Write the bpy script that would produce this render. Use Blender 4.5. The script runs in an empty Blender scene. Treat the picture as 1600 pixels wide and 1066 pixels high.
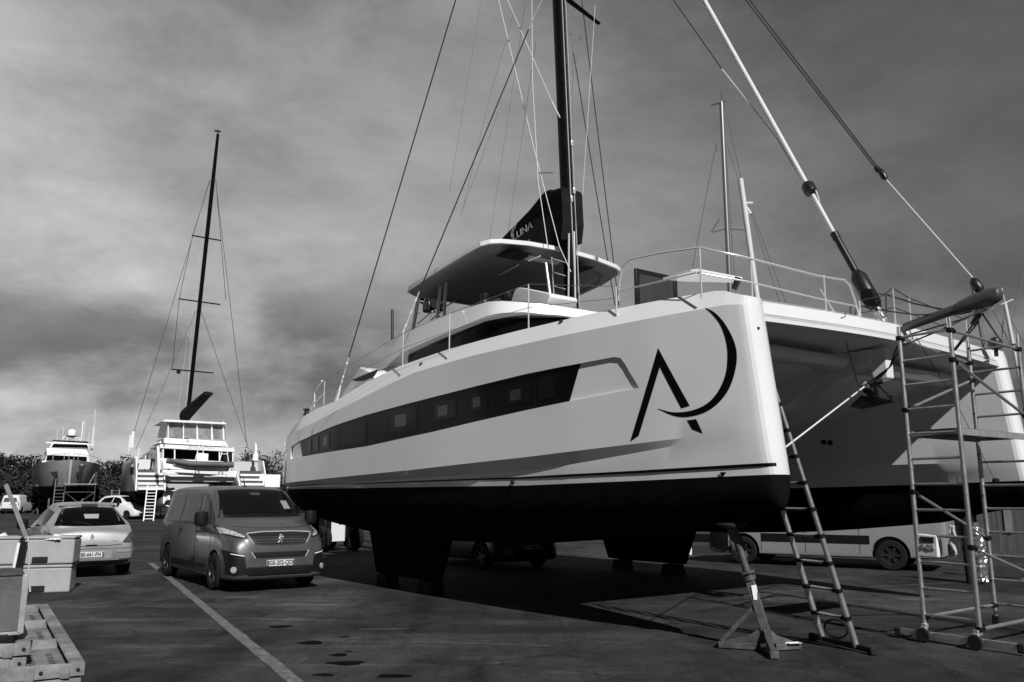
import bpy, bmesh, math, random
from mathutils import Vector, Matrix, noise
from mathutils.bvhtree import BVHTree
R = math.radians
scene = bpy.context.scene
COL = scene.collection

# ---------------------------------------------------------------- camera
FPX, EYE, HOR = 1291.0, 1.7, 242.0          # focal length in photo pixels, eye height, horizon below centre
TH = math.atan(HOR / FPX)
cam = bpy.data.cameras.new('camera')
cam.sensor_width = 36.0
cam.lens = 36.0 * FPX / 1600.0
cam.clip_start = 0.1
cam.clip_end = 3000
camo = bpy.data.objects.new('camera', cam)
camo.location = (0, 0, EYE)
camo.rotation_euler = (math.pi / 2 + TH, 0, 0)
COL.objects.link(camo)
scene.camera = camo
scene.render.resolution_x, scene.render.resolution_y = 1024, 682
scene.view_settings.view_transform = 'Standard'
scene.view_settings.look = 'None'
scene.view_settings.exposure = 0.0
scene.view_settings.gamma = 1.0

# ---------------------------------------------------------------- sun and sky
SUN_XY, SUN_EL = (0.40, -0.917), 38.0
el = R(SUN_EL)
sv = Vector((SUN_XY[0] * math.cos(el), SUN_XY[1] * math.cos(el), math.sin(el))).normalized()
sun = bpy.data.lights.new('sun', 'SUN')
sun.energy = 4.7
sun.angle = R(0.5)
suno = bpy.data.objects.new('sun', sun)
suno.rotation_euler = sv.to_track_quat('Z', 'Y').to_euler()
suno.location = (0, 0, 40)
COL.objects.link(suno)

world = bpy.data.worlds.new('World')
scene.world = world
world.use_nodes = True
nt = world.node_tree
nt.nodes.clear()
def N(t, **kw):
    n = nt.nodes.new(t)
    for k, v in kw.items(): setattr(n, k, v)
    return n
def math_n(op, a, b=None, c=None, clamp=False):
    n = N('ShaderNodeMath', operation=op); n.use_clamp = clamp
    for i, v in enumerate((a, b, c)):
        if v is None: continue
        if isinstance(v, (int, float)): n.inputs[i].default_value = v
        else: nt.links.new(v, n.inputs[i])
    return n.outputs[0]
def ramp_n(fac, stops):
    n = N('ShaderNodeValToRGB')
    e = n.color_ramp.elements
    while len(e) < len(stops): e.new(0.5)
    for i, (p, v) in enumerate(stops):
        e[i].position = p; e[i].color = (v, v, v, 1)
    nt.links.new(fac, n.inputs[0])
    return n.outputs[0]
out = N('ShaderNodeOutputWorld'); bg = N('ShaderNodeBackground')
sky = N('ShaderNodeTexSky', sky_type='NISHITA')
sky.sun_disc = False
sky.sun_elevation = el
sky.sun_rotation = math.atan2(SUN_XY[0], SUN_XY[1])
sky.air_density = 1.0; sky.dust_density = 0.6
bw = N('ShaderNodeRGBToBW'); nt.links.new(sky.outputs[0], bw.inputs[0])
tc = N('ShaderNodeTexCoord'); sep = N('ShaderNodeSeparateXYZ')
nt.links.new(tc.outputs['Generated'], sep.inputs[0])
X, Y, Z = sep.outputs
zc = math_n('MAXIMUM', Z, 0.0)
den = math_n('ADD', zc, 0.16)
cx = math_n('DIVIDE', X, den); cy = math_n('DIVIDE', Y, den)
comb = N('ShaderNodeCombineXYZ')
nt.links.new(cx, comb.inputs[0]); nt.links.new(math_n('MULTIPLY', cy, 1.6), comb.inputs[1])
def noise_n(scale, detail, rough, dist=0.0, off=(0, 0, 0), vec=None):
    mp = N('ShaderNodeMapping'); mp.inputs['Location'].default_value = off
    nt.links.new(vec or comb.outputs[0], mp.inputs[0])
    n = N('ShaderNodeTexNoise'); nt.links.new(mp.outputs[0], n.inputs[0])
    n.inputs['Scale'].default_value = scale; n.inputs['Detail'].default_value = detail
    n.inputs['Roughness'].default_value = rough; n.inputs['Distortion'].default_value = dist
    return n.outputs['Fac']
sq = N('ShaderNodeMapping'); sq.inputs['Scale'].default_value = (1.0, 1.0, 2.2); sq.inputs['Rotation'].default_value = (0, R(14), 0); nt.links.new(tc.outputs['Generated'], sq.inputs[0])
n1 = noise_n(2.0, 9, 0.55, 0.25, (3.1, 1.7, .4), sq.outputs[0])
n2 = noise_n(6.5, 12, 0.66, 0.3, (7.3, 2.2, .1), sq.outputs[0])
thin = math_n('ADD', math_n('MULTIPLY', n1, 0.68), math_n('MULTIPLY', n2, 0.32))
veil = ramp_n(thin, [(0.36, 0.0), (0.64, 1.0)])
# the thin cloud is densest in the left of the sky and clears towards the upper right
side = math_n('SUBTRACT', math_n('MULTIPLY', X, -0.9), math_n('MULTIPLY', Z, 0.62))
dens = ramp_n(math_n('ADD', math_n('MULTIPLY', side, 0.6), 0.5), [(0.04, 0.10), (0.15, 0.21), (0.30, 0.40), (0.42, 0.50), (0.56, 0.68), (0.66, 0.98), (0.80, 0.82)])
# heavier grey cloud bank near the horizon
n3 = noise_n(3.0, 9, 0.55, 0.25, (5.1, 2.2, 0.7), sq.outputs[0])
low = ramp_n(Z, [(0.0, 0.55), (0.08, 1.0), (0.19, 0.9), (0.30, 0.0)])
bank = math_n('MULTIPLY', ramp_n(n3, [(0.43, 0.0), (0.57, 1.0)]), low)
base = math_n('MULTIPLY', bw.outputs[0], 0.30)
cl = math_n('MULTIPLY', math_n('MULTIPLY', math_n('ADD', math_n('MULTIPLY', veil, 0.72), 0.28), dens), 6.2)
tot = math_n('ADD', base, cl)
behind = ramp_n(math_n('ADD', math_n('MULTIPLY', Y, 0.5), 0.5), [(0.45, 0.10), (0.66, 1.0)])   # sky behind the camera dimmed to weaken the ambient light
tot = math_n('MULTIPLY', tot, behind)
tot = math_n('MULTIPLY', tot, math_n('SUBTRACT', 1.0, math_n('MULTIPLY', bank, 0.58)))
nt.links.new(tot, bg.inputs['Color'])
bg.inputs['Strength'].default_value = 0.10
nt.links.new(bg.outputs[0], out.inputs[0])

# ---------------------------------------------------------------- materials (the picture is black and white: every colour is a grey)
MATS = {}
def mat(name, v, rough=0.5, metal=0.0, vary=0.0, scale=4.0, bump=0.0, bscale=30.0, coat=0.0, spec=0.5, trans=0.0, aniso=None):
    if name in MATS: return MATS[name]
    m = bpy.data.materials.new(name); m.use_nodes = True
    t = m.node_tree; p = t.nodes['Principled BSDF']
    p.inputs['Base Color'].default_value = (v, v, v, 1)
    p.inputs['Roughness'].default_value = rough
    p.inputs['Metallic'].default_value = metal
    p.inputs['Coat Weight'].default_value = coat
    p.inputs['Coat Roughness'].default_value = 0.06
    p.inputs['Specular IOR Level'].default_value = spec
    p.inputs['Transmission Weight'].default_value = trans
    tcn = t.nodes.new('ShaderNodeTexCoord')
    if vary > 0:
        mp = t.nodes.new('ShaderNodeMapping'); t.links.new(tcn.outputs['Object'], mp.inputs[0])
        if aniso: mp.inputs['Scale'].default_value = aniso
        nz = t.nodes.new('ShaderNodeTexNoise'); nz.inputs['Scale'].default_value = scale
        nz.inputs['Detail'].default_value = 8; nz.inputs['Roughness'].default_value = 0.62
        t.links.new(mp.outputs[0], nz.inputs[0])
        cr = t.nodes.new('ShaderNodeValToRGB')
        a, b = max(v * (1 - vary), 0), min(v * (1 + vary), 1)
        cr.color_ramp.elements[0].position = 0.3; cr.color_ramp.elements[0].color = (a, a, a, 1)
        cr.color_ramp.elements[1].position = 0.7; cr.color_ramp.elements[1].color = (b, b, b, 1)
        t.links.new(nz.outputs['Fac'], cr.inputs[0]); t.links.new(cr.outputs[0], p.inputs['Base Color'])
        mr = t.nodes.new('ShaderNodeMapRange')
        mr.inputs['To Min'].default_value = max(rough - 0.08, 0.02); mr.inputs['To Max'].default_value = min(rough + 0.12, 1)
        t.links.new(nz.outputs['Fac'], mr.inputs['Value']); t.links.new(mr.outputs[0], p.inputs['Roughness'])
    if bump > 0:
        nb = t.nodes.new('ShaderNodeTexNoise'); nb.inputs['Scale'].default_value = bscale; nb.inputs['Detail'].default_value = 6
        t.links.new(tcn.outputs['Object'], nb.inputs[0])
        bp = t.nodes.new('ShaderNodeBump'); bp.inputs['Strength'].default_value = bump; bp.inputs['Distance'].default_value = 0.02
        t.links.new(nb.outputs['Fac'], bp.inputs['Height']); t.links.new(bp.outputs[0], p.inputs['Normal'])
    MATS[name] = m
    return m
gel = mat('white_gelcoat', 0.75, 0.16, vary=0.035, scale=.8, coat=0.8)
gelin = mat('satin_gelcoat', 0.74, 0.4, vary=0.03, scale=1.5)
antif = mat('black_antifouling', 0.006, 0.85, vary=0.4, scale=3, spec=0.05)
blackp = mat('black_paint', 0.012, 0.35, vary=0.2, scale=5)
decal = mat('black_vinyl', 0.004, 0.4, spec=.08)
smoke = mat('smoked_glass', 0.004, 0.10, spec=0.09)
pane = mat('dark_pane', 0.005, 0.05, spec=0.12)
carbon = mat('black_mast_paint', 0.005, 0.45, vary=0.2, scale=3, spec=0.12)
alu = mat('brushed_aluminium', 0.62, 0.34, metal=0.85, vary=0.1, scale=9)
alud = mat('dull_aluminium', 0.42, 0.5, metal=0.6, vary=0.2, scale=9)
steel = mat('polished_steel', 0.72, 0.28, metal=0.45)
chrome = mat('chrome', 0.8, 0.22, metal=.6)
rope = mat('white_rope', 0.62, 0.8, bump=0.3, bscale=90)
wire = mat('steel_wire', 0.30, 0.4, metal=0.6)
wireb = mat('black_wire', 0.02, 0.5)
canvas = mat('black_canvas', 0.012, 0.85, vary=0.3, scale=6, bump=0.4, bscale=14, spec=0.1)
sailw = mat('white_sailcloth', 0.78, 0.7, bump=0.2, bscale=20)
rubber = mat('black_rubber', 0.018, 0.8, vary=0.25, scale=10, spec=0.2)
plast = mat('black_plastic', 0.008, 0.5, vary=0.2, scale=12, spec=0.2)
galv = mat('worn_galvanised_steel', 0.10, 0.55, metal=0.4, vary=0.5, scale=7, bump=0.15)
wood = mat('grey_timber', 0.10, 0.85, vary=0.4, scale=5, bump=0.4, bscale=40)
letter = mat('white_lettering', 0.75, 0.5)
grey_l = mat('grey_lettering', 0.35, 0.5)

# ---------------------------------------------------------------- helpers
def tag(o, label=None, cat=None, group=None, kind=None):
    if label: o['label'] = label
    if cat: o['category'] = cat
    if group: o['group'] = group
    if kind: o['kind'] = kind
    return o
def thing(name, label, cat, loc=(0, 0, 0), rz=0.0, group=None):
    o = bpy.data.objects.new(name, None); COL.objects.link(o)
    o.empty_display_size = 0.2
    o.location = loc; o.rotation_euler = (0, 0, rz)
    return tag(o, label, cat, group)
def lerp(a, b, t): return a + (b - a) * t
def itp(tab, x):
    if x <= tab[0][0]: return tab[0][1]
    for (a, va), (b, vb) in zip(tab, tab[1:]):
        if x <= b: return va + (vb - va) * (x - a) / (b - a)
    return tab[-1][1]

class MB:
    def __init__(s): s.v = []; s.f = []; s.m = []
    def add(s, vs, fs, mi=0):
        o = len(s.v); s.v += [Vector(v) for v in vs]
        s.f += [[i + o for i in f] for f in fs]; s.m += [mi] * len(fs); return s
    def box(s, c, d, rz=0.0, M=None, mi=0):
        hx, hy, hz = d[0] / 2, d[1] / 2, d[2] / 2
        vs = [Vector((x, y, z)) for x in (-hx, hx) for y in (-hy, hy) for z in (-hz, hz)]
        m = M or Matrix.Rotation(rz, 3, 'Z')
        vs = [m @ v + Vector(c) for v in vs]
        return s.add(vs, [(0, 1, 3, 2), (4, 6, 7, 5), (0, 4, 5, 1), (2, 3, 7, 6), (0, 2, 6, 4), (1, 5, 7, 3)], mi)
    def beam(s, a, b, w, h, up=(0, 0, 1), mi=0):       # a rectangular bar from a to b
        a, b = Vector(a), Vector(b); d = (b - a); L = d.length; d.normalize()
        u = Vector(up); x = d.cross(u)
        if x.length < 1e-4: x = d.cross(Vector((1, 0, 0)))
        x.normalize(); y = x.cross(d)
        vs = [p + x * i * w / 2 + y * j * h / 2 for p in (a, b) for i in (-1, 1) for j in (-1, 1)]
        return s.add(vs, [(0, 1, 3, 2), (4, 6, 7, 5), (0, 4, 5, 1), (2, 3, 7, 6), (0, 2, 6, 4), (1, 5, 7, 3)], mi)
    def tube(s, pts, r, n=8, cap=True, mi=0):
        pts = [Vector(p) for p in pts]
        rs = r if isinstance(r, (list, tuple)) else [r] * len(pts)
        vs = []; up = None
        for i, p in enumerate(pts):
            d = (pts[min(i + 1, len(pts) - 1)] - pts[max(i - 1, 0)]).normalized()
            if up is None:
                up = Vector((0, 0, 1)) if abs(d.z) < 0.9 else Vector((1, 0, 0))
            x = d.cross(up).normalized(); up = x.cross(d).normalized()
            for k in range(n):
                a = 2 * math.pi * k / n
                vs.append(p + (x * math.cos(a) + up * math.sin(a)) * rs[i])
        fs = []
        for i in range(len(pts) - 1):
            for k in range(n):
                fs.append((i * n + k, i * n + (k + 1) % n, (i + 1) * n + (k + 1) % n, (i + 1) * n + k))
        if cap: fs += [tuple(range(n))[::-1], tuple(range((len(pts) - 1) * n, len(pts) * n))]
        return s.add(vs, fs, mi)
    def lathe(s, c, prof, n=20, M=None, mi=0):         # prof: (radius, height) along local z
        M = M or Matrix.Identity(3); vs = []
        for r, h in prof:
            for k in range(n):
                a = 2 * math.pi * k / n
                vs.append(M @ Vector((r * math.cos(a), r * math.sin(a), h)) + Vector(c))
        fs = [(i * n + k, i * n + (k + 1) % n, (i + 1) * n + (k + 1) % n, (i + 1) * n + k)
              for i in range(len(prof) - 1) for k in range(n)]
        fs += [tuple(range(n))[::-1], tuple(range((len(prof) - 1) * n, len(prof) * n))]
        return s.add(vs, fs, mi)
    def prism(s, poly, off, mi=0):                      # poly: 3D points, extruded by off
        n = len(poly); off = Vector(off)
        vs = [Vector(p) for p in poly] + [Vector(p) + off for p in poly]
        fs = [tuple(range(n)), tuple(range(n, 2 * n))[::-1]] + [(i, i + n, (i + 1) % n + n, (i + 1) % n) for i in range(n)]
        return s.add(vs, fs, mi)
    def loft(s, rings, closed=True, caps=True, mi=0):
        n = len(rings[0]); vs = [p for r in rings for p in r]; fs = []
        for i in range(len(rings) - 1):
            for k in range(n if closed else n - 1):
                fs.append((i * n + k, i * n + (k + 1) % n, (i + 1) * n + (k + 1) % n, (i + 1) * n + k))
        if caps and closed: fs += [tuple(range(n))[::-1], tuple(range((len(rings) - 1) * n, len(rings) * n))]
        return s.add(vs, fs, mi)
    def data(s, name, mats, smooth=True, angle=40):
        me = bpy.data.meshes.new(name)
        me.from_pydata([tuple(v) for v in s.v], [], s.f)
        for m in (mats if isinstance(mats, (list, tuple)) else [mats]): me.materials.append(m)
        for i, p in enumerate(me.polygons): p.material_index = s.m[i]
        bm = bmesh.new(); bm.from_mesh(me)
        bmesh.ops.remove_doubles(bm, verts=bm.verts, dist=1e-5)
        bmesh.ops.recalc_face_normals(bm, faces=bm.faces)
        for f in bm.faces: f.smooth = smooth
        if smooth:
            for e in bm.edges:
                if len(e.link_faces) == 2 and e.calc_face_angle(0) > R(angle): e.smooth = False
        bm.to_mesh(me); bm.free()
        return me
    def build(s, name, mats, parent=None, smooth=True, bevel=0.0, angle=40, seg=2):
        o = bpy.data.objects.new(name, s.data(name, mats, smooth, angle)); COL.objects.link(o)
        if parent: o.parent = parent
        if bevel:
            b = o.modifiers.new('bevel', 'BEVEL'); b.width = bevel; b.segments = seg; b.limit_method = 'ANGLE'; b.angle_limit = R(35)
            b.harden_normals = False
        return o

def px_ray(px, py):
    v = 533.0 - py
    return Vector((px - 800.0, FPX * math.cos(TH) - v * math.sin(TH), FPX * math.sin(TH) + v * math.cos(TH)))
EYEV = Vector((0, 0, EYE))
def ground(px, py, z=0.0):
    d = px_ray(px, py); return EYEV + d * ((z - EYE) / d.z)
def at_dist(px, py, y):
    d = px_ray(px, py); return EYEV + d * (y / d.y)
class Frame:                                             # a thing's own axes: x forward, y left, z up
    def __init__(s, o, f):
        s.o = Vector((o[0], o[1], 0)); s.f = Vector((f[0], f[1], 0)).normalized(); s.l = Vector((-s.f.y, s.f.x, 0))
        s.rz = math.atan2(s.f.y, s.f.x)
    def loc(s, p): q = Vector(p) - s.o; return Vector((q.dot(s.f), q.dot(s.l), q.z))
    def wld(s, p): return s.o + s.f * p[0] + s.l * p[1] + Vector((0, 0, p[2]))
    def at(s, px, py, axis, val):                        # the point of the thing's plane (axis = val) seen at a photo pixel
        d = px_ray(px, py); a = s.f if axis == 'x' else s.l
        k = (val - (EYEV - s.o).dot(a)) / d.dot(a)
        return s.loc(EYEV + d * k)
BF = Vector((0.59, -0.807, 0))                           # the way the bows point; cars and boats are parked in line with it

def text_mesh(body, size, name, m, parent, M, thick=0.004, shear=0.0, ax=0.5, bold=0.0):
    cu = bpy.data.curves.new(name, 'FONT'); cu.body = body; cu.size = size; cu.extrude = thick; cu.shear = shear
    cu.align_x = 'CENTER'; cu.align_y = 'CENTER'; cu.offset = bold; cu.resolution_u = 3
    o = bpy.data.objects.new(name, cu); COL.objects.link(o)
    dg = bpy.context.evaluated_depsgraph_get()
    me = bpy.data.meshes.new_from_object(o.evaluated_get(dg))
    bpy.data.objects.remove(o)
    me.transform(M); me.materials.clear(); me.materials.append(m)
    r = bpy.data.objects.new(name, me); COL.objects.link(r); r.parent = parent
    return r
def catmull(P, n, closed=False):
    out = []
    for i in range(len(P) - 1):
        a, b, c, d = P[max(i - 1, 0)], P[i], P[i + 1], P[min(i + 2, len(P) - 1)]
        for k in range(n):
            t = k / n; out.append((b * 2 + (c - a) * t + (a * 2 - b * 5 + c * 4 - d) * t * t + (b * 3 - a - c * 3 + d) * t ** 3) * .5)
    out.append(P[-1]); return out
def resample(pl, n):
    pl = [Vector((p[0], p[1], 0)) for p in pl]
    if len(pl) == 1: return [pl[0]] * (n + 1)
    L = [0]
    for a, b in zip(pl, pl[1:]): L.append(L[-1] + (b - a).length)
    o = []
    for i in range(n + 1):
        t = L[-1] * i / n
        for k in range(len(pl) - 1):
            if t <= L[k + 1] + 1e-9:
                q = (t - L[k]) / max(L[k + 1] - L[k], 1e-9); o.append(pl[k].lerp(pl[k + 1], q)); break
        else: o.append(pl[-1])
    return o
def patch(name, m, parent, proj, lo, up, nx=12, ny=4, off=0.006, deep=0.02, mb=None, bevel=0.0):
    """a thin shell that follows the surface proj(a, b) -> (point, normal) between two outlines"""
    A, B = resample(lo, nx), resample(up, nx)
    top, bot = [], []
    last = None
    for i in range(nx + 1):
        for j in range(ny + 1):
            q = A[i].lerp(B[i], j / ny); h = proj(q.x, q.y)
            if h is None or h[0] is None: h = last
            if h is None: h = (Vector((0, 0, 0)), Vector((0, 0, 1)))
            last = h
            top.append(h[0] + h[1] * off); bot.append(h[0] - h[1] * (deep(q.x) if callable(deep) else deep))
    k = ny + 1
    fs = [(i * k + j, (i + 1) * k + j, (i + 1) * k + j + 1, i * k + j + 1) for i in range(nx) for j in range(ny)]
    loop = [i * k for i in range(nx + 1)] + [nx * k + j for j in range(1, k)] + [i * k + ny for i in range(nx - 1, -1, -1)] + [j for j in range(ny - 1, 0, -1)]
    n = len(top); vs = top + bot
    for a, b in zip(loop, loop[1:] + loop[:1]): fs.append((a, a + n, b + n, b))
    fs += [tuple(i + n for i in f[::-1]) for f in fs[:nx * ny]]
    out_mb = mb or MB(); out_mb.add(vs, fs)
    if mb: return mb
    return out_mb.build(name, m, parent, angle=50)
def bvh_of(o):
    me = o.data; return BVHTree.FromPolygons([v.co.copy() for v in me.vertices], [tuple(p.vertices) for p in me.polygons])
def projector(bvh, kind, sgn=1):
    def f(a, b):
        if kind == 'x': org, d = Vector((sgn * 9, a, b)), Vector((-sgn, 0, 0))
        elif kind == 'y': org, d = Vector((a, sgn * 9, b)), Vector((0, -sgn, 0))
        else: org, d = Vector((a, b, 9)), Vector((0, 0, -1))
        p, n, _, _ = bvh.ray_cast(org, d)
        if p is None: return None
        if n.dot(d) > 0: n = -n
        return p, n
    return f
def boolean_cut(o, cutters):
    """cut each cutter MB out of o"""
    tmp = []
    for c in cutters:
        co = c.build('cutter', rubber, o.parent); tmp.append(co)
        b = o.modifiers.new('cut', 'BOOLEAN'); b.operation = 'DIFFERENCE'; b.object = co; b.solver = 'EXACT'
    dg = bpy.context.evaluated_depsgraph_get()
    me = bpy.data.meshes.new_from_object(o.evaluated_get(dg))
    o.modifiers.clear(); o.data = me
    for c in tmp: bpy.data.objects.remove(c)
def copy_tree(o, parent=None):
    c = o.copy(); COL.objects.link(c)
    if parent: c.parent = parent
    for ch in [x for x in KIDS.get(o.name, [])]: copy_tree(ch, c)
    return c
def kids_map():
    d = {}
    for o in bpy.data.objects:
        if o.parent: d.setdefault(o.parent.name, []).append(o)
    return d
KIDS = {}
Frame_at = Frame.at
def _at(s, px, py, axis, val):
    if axis == 'z': return s.loc(ground(px, py, val))
    return Frame_at(s, px, py, axis, val)
Frame.at = _at

# ---------------------------------------------------------------- ground
def node_mat(name):
    m = bpy.data.materials.new(name); m.use_nodes = True
    return m, m.node_tree, m.node_tree.nodes['Principled BSDF']
def asphalt():
    m, t, p = node_mat('asphalt')
    tcn = t.nodes.new('ShaderNodeTexCoord')
    def nz(scale, det, ro, sc=(1, 1, 1), dist=0.0, loc=(0, 0, 0), rz=0.0):
        mp = t.nodes.new('ShaderNodeMapping'); mp.inputs['Scale'].default_value = sc; mp.inputs['Location'].default_value = loc
        mp.inputs['Rotation'].default_value = (0, 0, rz)
        t.links.new(tcn.outputs['Object'], mp.inputs[0])
        n = t.nodes.new('ShaderNodeTexNoise'); n.inputs['Scale'].default_value = scale; n.inputs['Detail'].default_value = det
        n.inputs['Roughness'].default_value = ro; n.inputs['Distortion'].default_value = dist
        t.links.new(mp.outputs[0], n.inputs[0]); return n.outputs['Fac']
    def rp(f, st):
        n = t.nodes.new('ShaderNodeValToRGB'); e = n.color_ramp.elements
        while len(e) < len(st): e.new(0.5)
        for i, (a, v) in enumerate(st): e[i].position = a; e[i].color = (v, v, v, 1)
        t.links.new(f, n.inputs[0]); return n.outputs[0]
    def mx(op, a, b):
        n = t.nodes.new('ShaderNodeMath'); n.operation = op
        for i, v in enumerate((a, b)):
            if isinstance(v, (int, float)): n.inputs[i].default_value = v
            else: t.links.new(v, n.inputs[i])
        return n.outputs[0]
    big = rp(nz(0.22, 7, 0.62, dist=1.2), [(0.32, 0.021), (0.50, 0.038), (0.68, 0.072)])
    mid = rp(nz(1.3, 9, 0.7, dist=1.0), [(0.32, 0.62), (0.66, 1.4)])
    fine = rp(nz(16, 8, 0.9), [(0.34, 0.50), (0.58, 1.1), (0.72, 2.4)])
    streak = rp(nz(0.7, 8, 0.68, sc=(0.30, 2.4, 1), rz=0.25, dist=.8, loc=(3, 1, 0)), [(0.55, 1.0), (0.70, 2.1)])
    tracks = rp(nz(0.6, 7, 0.6, sc=(3.0, 0.25, 1), rz=-0.63, dist=.3, loc=(1, 4, 0)), [(0.35, 0.70), (0.5, 1.0)])
    specks = rp(nz(13.0, 3, 0.6, dist=0.3), [(0.69, 0.0), (0.74, 0.13)])
    vo = t.nodes.new('ShaderNodeTexVoronoi'); vo.feature = 'DISTANCE_TO_EDGE'; vo.inputs['Scale'].default_value = 0.32
    wob = t.nodes.new('ShaderNodeMapping'); t.links.new(tcn.outputs['Object'], wob.inputs[0])
    vadd = t.nodes.new('ShaderNodeVectorMath'); vadd.operation = 'ADD'; t.links.new(wob.outputs[0], vadd.inputs[0])
    nzc = t.nodes.new('ShaderNodeTexNoise'); nzc.inputs['Scale'].default_value = 1.5; nzc.inputs['Detail'].default_value = 6
    t.links.new(tcn.outputs['Object'], nzc.inputs[0]); t.links.new(nzc.outputs['Color'], vadd.inputs[1]); t.links.new(vadd.outputs[0], vo.inputs['Vector'])
    crack = rp(vo.outputs['Distance'], [(0.0, 0.45), (0.006, 1.0)])
    col = mx('ADD', mx('MULTIPLY', mx('MULTIPLY', mx('MULTIPLY', big, mid), mx('MULTIPLY', fine, streak)), mx('MULTIPLY', tracks, crack)), specks)
    t.links.new(col, p.inputs['Base Color'])
    p.inputs['Roughness'].default_value = 0.9; p.inputs['Specular IOR Level'].default_value = 0.12
    bp = t.nodes.new('ShaderNodeBump'); bp.inputs['Strength'].default_value = 0.5; bp.inputs['Distance'].default_value = 0.008
    t.links.new(nz(90, 3, 0.7), bp.inputs['Height']); t.links.new(bp.outputs[0], p.inputs['Normal'])
    return m
g = MB()
g.add([(-1500, -300, 0), (1500, -300, 0), (1500, 2500, 0), (-1500, 2500, 0)], [(0, 1, 2, 3)])
tag(g.build('ground', asphalt(), smooth=False), kind='structure')
paint = mat('worn_road_paint', 0.12, 0.85, vary=0.75, scale=9)
paintf = mat('faded_road_paint', 0.055, 0.85, vary=0.7, scale=4)
def road_line(a, b, w, m=paint, z=0.004):
    a, b = Vector(a), Vector(b); d = (b - a).normalized(); n = Vector((-d.y, d.x, 0)) * w / 2
    q = MB(); k = max(2, int((b - a).length / 0.5)); L = []
    rnd = random.Random(int(a.x * 7 + b.y * 13))
    rows = [[a.lerp(b, i / k) - n * rnd.uniform(0.8, 1.06), a.lerp(b, i / k) + n * rnd.uniform(0.8, 1.06)] for i in range(k + 1)]
    for r in rows:
        for p in r: p.z = z
    q.loft(rows, closed=False)
    tag(q.build('road_marking', m, smooth=False), kind='structure')
road_line(ground(236, 880), ground(470, 1072), 0.15)
road_line(ground(120, 868.5), ground(262, 864), 0.13, paintf)
road_line(ground(60, 846), ground(262, 843), 0.12, paintf)
road_line(ground(135, 899), ground(300, 885), 0.08, paintf)
road_line(ground(502, 846), ground(640, 838), 0.10, paint)
road_line(ground(505, 858), ground(640, 868), 0.08, paintf)
road_line(ground(860, 862), ground(960, 871), 0.16, paintf)
road_line(ground(1200, 926), ground(1600, 905), 0.10, paintf)
road_line(ground(560, 984), ground(640, 983), 0.09, paintf)
road_line(ground(640, 1003), ground(860, 1010), 0.07, paintf)
oil = mat('oil_soaked_asphalt', 0.003, 0.7, vary=0.3, scale=5, spec=0.05)
rnd = random.Random(5)
for px, py, sx, sy in ((486, 1004, .20, .16), (538, 991 + 4, .08, .06), (530, 1023, .13, .10), (541, 1036, .27, .13), (506, 1054, .14, .07), (613, 1056, .22, .12), (437, 979, .2, .14), (545, 1018, .06, .05)):
    c = ground(px, py, 0.005); q = MB(); n = 28; sx *= .72; sy *= .75
    ph = rnd.uniform(0, 6)
    vs = [(c.x + math.cos(a) * sx * (1 + .22 * math.sin(3 * a + ph) + rnd.uniform(-.1, .1)), c.y + math.sin(a) * sy * (1 + .2 * math.sin(2 * a + ph) + rnd.uniform(-.1, .1)), 0.005) for a in [2 * math.pi * i / n for i in range(n)]]
    q.add(vs, [tuple(range(n))])
    tag(q.build('oil_stain', oil, smooth=False), kind='structure')

# ---------------------------------------------------------------- the big catamaran
BOAT = Frame((2.9814, 9.15), BF)
boat = thing('catamaran', 'large white catamaran ashore with black crescent and letter A on its bow', 'catamaran', (2.9814, 9.15, 0), BOAT.rz)
WO = [(0, -.03), (.012, -.10), (.035, -.15), (.07, -.18), (.12, -.20), (.35, -.25), (.7, -.31), (1.5, -.44), (3, -.62), (5, -.76), (7, -.83), (10, -.85), (12, -.78), (13.2, -.60), (13.9, -.38), (14.0, -.30)]
WI = [(0, .03), (.012, .10), (.035, .15), (.07, .18), (.12, .20), (.7, .245), (1.5, .30), (3, .39), (5, .46), (8, .5), (12, .62), (13.2, .55), (14.0, .35)]
ZS = [(0, 3.97), (.10, 4.0), (.23, 4.04), (.34, 4.09), (.52, 4.12), (1, 4.135), (2.35, 4.145), (4.15, 4.14), (5.9, 4.11), (7.6, 4.02), (8.9, 3.87), (10.3, 3.63), (11.4, 3.56), (12, 3.48), (13.45, 3.26), (14, 3.02)]
ZBn = [(0, 3.86), (.28, 3.895), (4, 3.875), (5.3, 3.86), (6.9, 3.79), (7.95, 3.65), (9.3, 3.47), (10.9, 3.25), (13.1, 3.04), (14, 2.9)]
ZK = [(0, 2.44), (.83, 2.385), (1.73, 2.34), (3.8, 2.24), (6.9, 2.13), (11.3, 2.02), (14, 1.97)]
ZK2 = [(0, 2.43), (.15, 2.42), (.9, 2.32), (1.8, 2.23), (2.9, 2.12), (4, 2.04), (6.9, 1.99), (11, 1.93), (14, 1.91)]
CK = [(0, 0), (.2, .0), (.9, .016), (2, .05), (4, .095), (8, .12), (14, .12)]
WL = [(0, 1.93), (1.8, 1.885), (4, 1.845), (14, 1.85)]
ZBOT = [(0, 1.62), (.05, 1.56), (.3, 1.51), (.78, 1.43), (1.42, 1.27), (3, 1.11), (4.1, 1.02), (6, .95), (8, .93), (9.5, .96), (11.4, 1.1), (12.6, 1.26), (13.85, 1.56), (14, 1.62)]
def smooth_tab(tab, x):                                # a little smoothing so that the plan has no corners
    return (itp(tab, x - .12) + 2 * itp(tab, x) + itp(tab, x + .12)) / 4 if x > .3 else itp(tab, x)
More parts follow.
